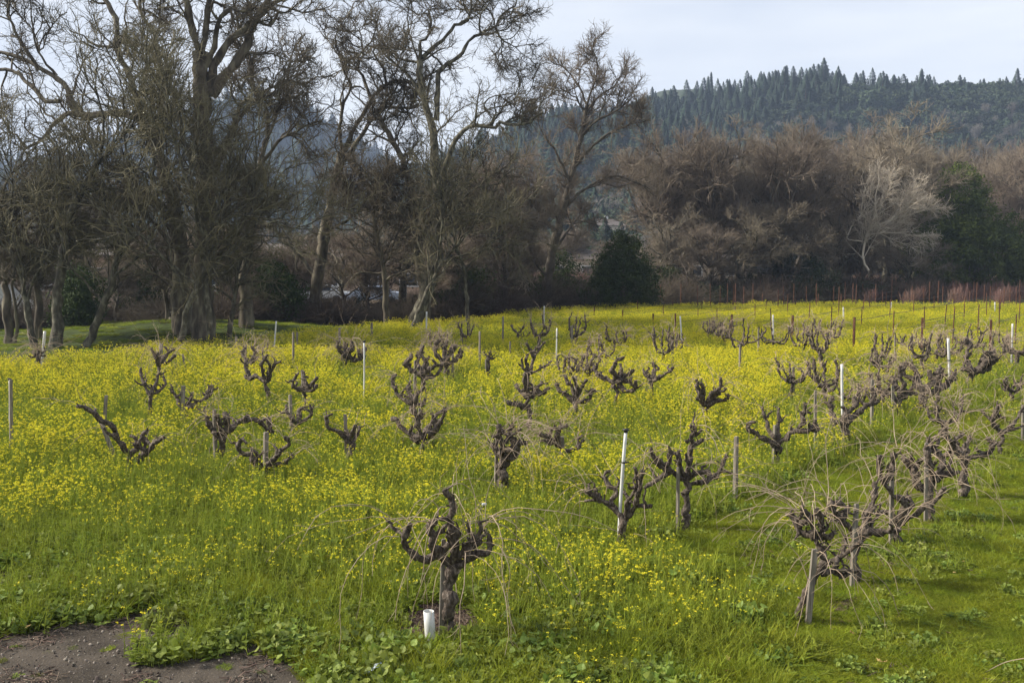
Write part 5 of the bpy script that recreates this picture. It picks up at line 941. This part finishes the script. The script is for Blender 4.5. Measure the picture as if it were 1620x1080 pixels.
def mustard(name, x, y, far):
    ok = mask_field(x, y) & ~mask_dirt(x, y) & ~mask_mulch(x, y); x, y = x[ok], y[ok]
    g = mask_grass(x, y); px, py = proj(x, y, 0*x); u = rngs.random(len(x))
    pg = np.interp(py, [560, 700, 800, 1000], [.75, .45, .12, .07])+.45*inpoly(px, py, [(1400, 850), (1540, 830), (1540, 920), (1400, 900)])+.3*inpoly(px, py, [(1380, 990), (1380, 1040), (1480, 1060), (1440, 960)])
    keep = (~g) | (u < pg); x, y, g, px, py = [v[keep] for v in (x, y, g, px, py)]
    f = richness(x, y)-.2*g; n = len(x); u = rngs.random(n); rich = u < f-np.interp(py, [560, 760], [.30, .42]); spr = (~rich) & (u < f+.10); idx = np.where(rich, rngs.integers(0, 4, n), np.where(spr, 4+rngs.integers(0, 4, n), 8+rngs.integers(0, 3, n)))
    if far: idx = np.where(rich, 11+rngs.integers(0, 3, n), idx)
    hs = np.interp(py, [500, 700, 900, 1000, 1060], [.9, .95, .9, .72, .55])*rngs.uniform(.75, 1.15, n)*(.8+.4*vnoise(x, y, 81, .9)); hs = np.where(near_vine(x, y, .45), hs*.72, hs); hs = np.where(g, hs*.62, hs)
    pe = inpoly(px, py, [(480, 985), (1000, 1040), (1000, 1200), (300, 1200)]); hs = np.where(pe, hs*.8, hs)
    w_ = rngs.uniform(.9, 1.15, n); scatter(name, np.stack([x, y, gz(x, y)], 1), R3(n), np.stack([w_, w_, hs], 1), idx, MR+MS+MG+MF, 'yellow mustard flowering among the vines' if not far else 'solid yellow drift of mustard farther back in the field', 'wildflowers')
mustard('mustard_flowers', *cells(6.2, 19, .20), False)
mustard('mustard_flowers', *cells(19, 36, .26), False)
mustard('mustard_flowers', *cells(36, 74, .38, extra=2.5), True)
# under-storey of tall grass and leaves in the mustard
def undergrass(x, y):
    ok = ~mask_dirt(x, y) & ~mask_mulch(x, y); x, y = x[ok], y[ok]; fl = mask_field(x, y); g = mask_grass(x, y); n = len(x); px, py = proj(x, y, 0*x)
    ok = (fl | ((y > 30) & (rngs.random(n) < .4))) & ~(g & (py > 700)); x, y, g, fl = x[ok], y[ok], g[ok], fl[ok]; n = len(x); s = rngs.uniform(.8, 1.25, n); h = rngs.uniform(.4, 1.05, n)*np.where(fl, 1, .45); s = s*np.where(y > 36, 1.8, 1)
    scatter('tall_grass', np.stack([x, y, gz(x, y)], 1), R3(n), np.stack([s, s, h], 1), rngs.integers(0, 3, n), GT, 'soft green grass growing under the mustard and the trees', 'grass')
undergrass(*cells(6.2, 24, .27)); 
x, y = cells(24, 66, .52, extra=3); undergrass(x, y)
# short bright grass on the right and in the near foreground
x, y = cells(5.6, 26, .115); ok = ~mask_dirt(x, y) & ~(mask_mulch(x, y)); px, py = proj(x, y, 0*x)
ok &= mask_grass(x, y) | (inpoly(px, py, [(440, 1020), (900, 980), (1300, 1000), (1300, 1300), (400, 1300)]) & (rngs.random(len(x)) < .75)); x, y = x[ok], y[ok]; n = len(x); v = vnoise(x, y, 91, .8)
s = rngs.uniform(.85, 1.2, n); h = rngs.uniform(.5, 1.1, n)*(.45+.95*v)
scatter('short_grass', np.stack([x, y, gz(x, y)], 1), R3(n), np.stack([s, s, h], 1), rngs.integers(0, 3, n), GP, 'short bright green grass of the lane at right', 'grass')
# broad-leaved weeds: verge of the bare dirt, bottom centre, here and there
x, y = cells(5.6, 22, .15); px, py = proj(x, y, 0*x); ok = ~mask_dirt(x, y) & ~mask_mulch(x, y)
near = mask_dirt(x+.4, y-.25) | mask_dirt(x, y-.5) | mask_dirt(x-.35, y-.2) | mask_dirt(x, y-.25)
pb = np.where(near, .6, 0)+.42*inpoly(px, py, [(440, 1000), (640, 1005), (880, 1025), (950, 1300), (400, 1300)])+.30*inpoly(px, py, [(760, 960), (1050, 980), (1000, 1300), (850, 1300)])+.8*inpoly(px, py, [(-50, 940), (55, 940), (60, 1000), (-50, 1010)])+.45*inpoly(px, py, [(1420, 840), (1530, 840), (1530, 900), (1400, 920)])+.30*(vnoise(x, y, 95, .5) > .55)+.25*inpoly(px, py, [(-60, 820), (150, 850), (450, 950), (480, 1000), (-60, 960)])
ok &= (rngs.random(len(x)) < pb) & ~inpoly(px, py, [(655, 985), (705, 985), (712, 1075), (655, 1075)]); x, y, px, py = x[ok], y[ok], px[ok], py[ok]; n = len(x); s = rngs.uniform(.6, 1.3, n)*np.where(mask_grass(x, y), .62, 1); h = s*rngs.uniform(.7, 1.3, n)
scatter('broad_leaved_weeds', np.stack([x, y, gz(x, y)], 1), R3(n), np.stack([s, s, h], 1), np.where(mask_grass(x, y), rngs.integers(0, 3, n), rngs.integers(0, 6, n)), WP+WB, 'broad-leaved green weeds along the edge of the bare dirt', 'weeds')
# little sprouts on the dirt
x, y = cells(5.6, 16, .2); ok = mask_dirt(x, y) & (rngs.random(len(x)) < .16*(vnoise(x, y, 97, .4) > .45)); x, y = x[ok], y[ok]; n = len(x); s = rngs.uniform(.2, .5, n)
scatter('sprouts', np.stack([x, y, gz(x, y)], 1), R3(n), np.stack([s, s, s*.5], 1), rngs.integers(0, 6, n), GP+WP, 'tiny green sprouts on the bare dirt', 'weeds')
# pebbles, mulch chips, dry leaves
def pebble_mesh(seed):
    rng = np.random.default_rng(seed); n1, n2 = 7, 5; V = [[0, 0, -.5]]
    for i in range(1, n2):
        for j in range(n1):
            t_ = math.pi*i/n2; f = 6.2832*j/n1; q = rng.uniform(.75, 1.15); V.append([math.sin(t_)*math.cos(f)*q, math.sin(t_)*math.sin(f)*q*.8, -math.cos(t_)*.5*q])
    V.append([0, 0, .5]); F = []; T_ = []
    for i in range(n2-2):
        for j in range(n1): a_ = 1+i*n1; F.append([a_+j, a_+(j+1) % n1, a_+n1+(j+1) % n1, a_+n1+j])
    for j in range(n1): T_.append([0, 1+(j+1) % n1, 1+j]); T_.append([len(V)-1, 1+(n2-2)*n1+j, 1+(n2-2)*n1+(j+1) % n1])
    return build_mesh('pebble', [(np.array(V), np.array(F), 0), (np.array(V), np.array(T_), 0)], [M['pebble']])
x, y = cells(5.4, 16, .045); ok = mask_dirt(x, y) & (rngs.random(len(x)) < .55); x, y = x[ok], y[ok]; n = len(x); s = .003+.020*rngs.random(n)**7
dzp = (vnoise(x, y, 51, .22)-.5)*.035+(vnoise(x, y, 52, .07)-.5)*.012
scatter('gravel', np.stack([x, y, gz(x, y)+dzp+.002], 1), rngs.uniform(0, 6.28, (n, 3)), np.stack([s, s, s], 1), rngs.integers(0, 3, n), [pebble_mesh(i) for i in (1, 2, 3)], 'small loose stones scattered on the bare dirt', 'gravel')
def chips(seed, n, m, s0, s1):
    rng = np.random.default_rng(seed); a = rng.uniform(0, 6.28, n); r = .15*np.sqrt(rng.random(n)); C = np.stack([r*np.cos(a), r*np.sin(a), rng.uniform(.0, .03, n)], 1); d = dirs(n, rng, .2)[:, [2, 0, 1]]; b = rng.uniform(0, 6.28, n); d = np.stack([np.cos(b), np.sin(b), rng.normal(size=n)*.25], 1)
    o = np.stack([C-d*rng.uniform(s0, s1, n)[:, None], C, C+d*rng.uniform(s0, s1, n)[:, None]], 1); return build_mesh('litter', [(*tubes(o, np.full((n, 3), .0035)*rng.uniform(.6, 1.6, n)[:, None], 3, rng), 0)], [M[m]])
x, y = cells(5.4, 18, .13); ok = mask_mulch(x, y); x, y = x[ok], y[ok]; n = len(x)
scatter('bark_mulch', np.stack([x, y, gz(x, y)], 1), R3(n)*np.array([1, 1, 1]), np.ones((n, 3)), rngs.integers(0, 3, n), [chips(i, 90, 'litter', .01, .035) for i in (11, 12, 13)], 'brown bark and twig litter under the vines', 'mulch')
x, y = cells(5.4, 18, .16); ok = mask_dirt(x, y) & (vnoise(x, y, 99, .5) > .62); x, y = x[ok], y[ok]; n = len(x)
scatter('dead_twigs', np.stack([x, y, gz(x, y)], 1), R3(n), np.ones((n, 3)), rngs.integers(0, 2, n), [chips(i, 14, 'litter', .02, .06) for i in (21, 22)], 'dead twig and grass litter on the bare dirt', 'litter')
M['clod'] = mat('soil_clod', [(.032, .025, .020), (.08, .062, .05)], 14, rnd=.35)
x, y = cells(5.4, 16, .07); ok = mask_dirt(x, y) & (rngs.random(len(x)) < .5*(vnoise(x, y, 53, .3) > .4)); x, y = x[ok], y[ok]; n = len(x); s = .006+.026*rngs.random(n)**4
cl = [pebble_mesh(i) for i in (4, 5, 6)]
for c_ in cl: c_.materials[0] = M['clod']
dzp = (vnoise(x, y, 51, .22)-.5)*.035
scatter('soil_clods', np.stack([x, y, gz(x, y)+dzp+.002], 1), rngs.uniform(0, 6.28, (n, 3)), np.stack([s, s, s*.8], 1), rngs.integers(0, 3, n), cl, 'dark crumbs of soil on the bare dirt', 'soil')
def leaf_mesh(seed):
    rng = np.random.default_rng(seed); m = 10; V = [[0, 0, 0]]
    for j in range(m): f = 6.2832*j/m; r = (1.0 if j % 2 == 0 else .55)*rng.uniform(.8, 1.1); V.append([r*math.cos(f), r*math.sin(f), rng.uniform(.0, .5)*r])
    return build_mesh('leaf', [(np.array(V), np.array([[0, 1+j, 1+(j+1) % m] for j in range(m)]), 0)], [M['dry']], False)
DLM = [leaf_mesh(i) for i in range(4)]
DL = [(1345, 982), (1391, 1045), (1347, 1000), (1213, 812), (1190, 805), (1197, 798), (1206, 758), (518, 880), (700, 905), (1262, 660), (1400, 1046), (1232, 862), (1510, 905), (1525, 888), (1150, 1040), (1152, 1060), (58, 872), (115, 878), (130, 985), (20, 985), (45, 990), (350, 975), (292, 908), (800, 880), (1500, 1000), (1340, 870), (1220, 872), (1090, 880), (1420, 975)]
for q, (a_, b_) in enumerate(DL):
    g = G(a_, b_, .10); s = rngs.uniform(.022, .042); o = bpy.data.objects.new('fallen_leaf', DLM[q % 4]); COL.objects.link(o); o.location = g; o.scale = (s, s, s); o.rotation_euler = tuple(rngs.normal(size=2)*.5)+(rngs.uniform(0, 6),)
    tag(o, 'small dry tan vine leaf lying on the green ground cover', 'leaf', 'dry leaves fallen between the vines')
# reddish dormant canes of the far vineyard (right) and of the one seen behind the left trees
def canemass(seed):
    rng = np.random.default_rng(seed); n = 60; p = np.stack([rng.uniform(-.9, .9, n), rng.normal(size=n)*.12, rng.uniform(.0, .7, n)], 1); k = 4; d = dirs(n, rng, .22); o = np.zeros((n, k, 3)); o[:, 0] = p
    for j in range(1, k): p = p+d*(rng.uniform(.7, 1.5, n)/3)[:, None]; d = d+rng.normal(size=(n, 3))*.08; o[:, j] = p
    return build_mesh('cane_mass', [(*tubes(o, np.full((n, k), .011), 3, rng), 0)], [M['canefar']])
CMM = [canemass(i) for i in (31, 32, 33)]
pts = []; 
for r_ in range(-6, 60):
    o_ = np.array([14.0, 74])+np.array([.81, -.59])*2.9*(r_-6)
    for s_ in np.arange(0, 75, 1.7):
        q = o_+U2*s_; px = 810+q[0]/q[1]*FPX
        if q[1] < 76 or q[1] > 132 or px < 1345+(132-q[1])*.5 or px > 1800: continue
        pts.append(q)
pts = np.array(pts); n = len(pts); rz = math.atan2(.81, .59)
scatter('dormant_canes', np.stack([pts[:, 0], pts[:, 1], gz(pts[:, 0], pts[:, 1])], 1), np.stack([np.zeros(n), np.zeros(n), np.full(n, rz)+rngs.normal(size=n)*.1], 1), np.stack([np.full(n, 1.0), np.full(n, 1.0), rngs.uniform(.6, .9, n)], 1), rngs.integers(0, 3, n), CMM, 'reddish brown dormant canes of the far trellised vineyard at right', 'vine canes')
pts = []
for r_ in range(24):
    for s_ in np.arange(-80, 10, 1.8): pts.append((s_+rngs.uniform(-.2, .2), 100+r_*3.0))
pts = np.array(pts); n = len(pts)
scatter('dormant_canes', np.stack([pts[:, 0], pts[:, 1], gz(pts[:, 0], pts[:, 1])+.0*pts[:, 0]], 1), np.zeros((n, 3)), np.ones((n, 3))*1.1, rngs.integers(0, 3, n), CMM, 'purplish brown dormant vineyard seen far behind the left trees', 'vine canes')
# ============================================================ haze
V, F = box((100, 1700, 117), (5200, 3520, 234)); V[:, 2] = np.where(V[:, 2] < 50, -14, 226); V[:, 1] = np.where(V[:, 1] < 0, -60, V[:, 1])
hz = bpy.data.materials.new('haze'); hz.use_nodes = True; t = hz.node_tree; t.nodes.clear(); o_ = t.nodes.new('ShaderNodeOutputMaterial'); pv = t.nodes.new('ShaderNodeVolumePrincipled')
pv.inputs['Color'].default_value = (.58, .73, 1.0, 1); pv.inputs['Density'].default_value = .00030; pv.inputs['Anisotropy'].default_value = 0.0; t.links.new(pv.outputs[0], o_.inputs['Volume'])
if HAZE: tag(obj('haze', [(V, F, 0)], [hz], smooth=False), kind='stuff')
# dead stalks and blown prunings in the lane and under the mustard edge
x, y = cells(5.8, 26, .34); ok = mask_grass(x, y) & (rngs.random(len(x)) < .5*(vnoise(x, y, 98, .8) > .5)); x, y = x[ok], y[ok]; n = len(x)
scatter('dead_twigs', np.stack([x, y, gz(x, y)+.03], 1), R3(n), np.ones((n, 3))*1.0, rngs.integers(0, 2, n), [chips(i, 10, 'litter', .015, .05) for i in (23, 24)], 'brown prunings and dead stalks lying in the grass lane at right', 'litter')
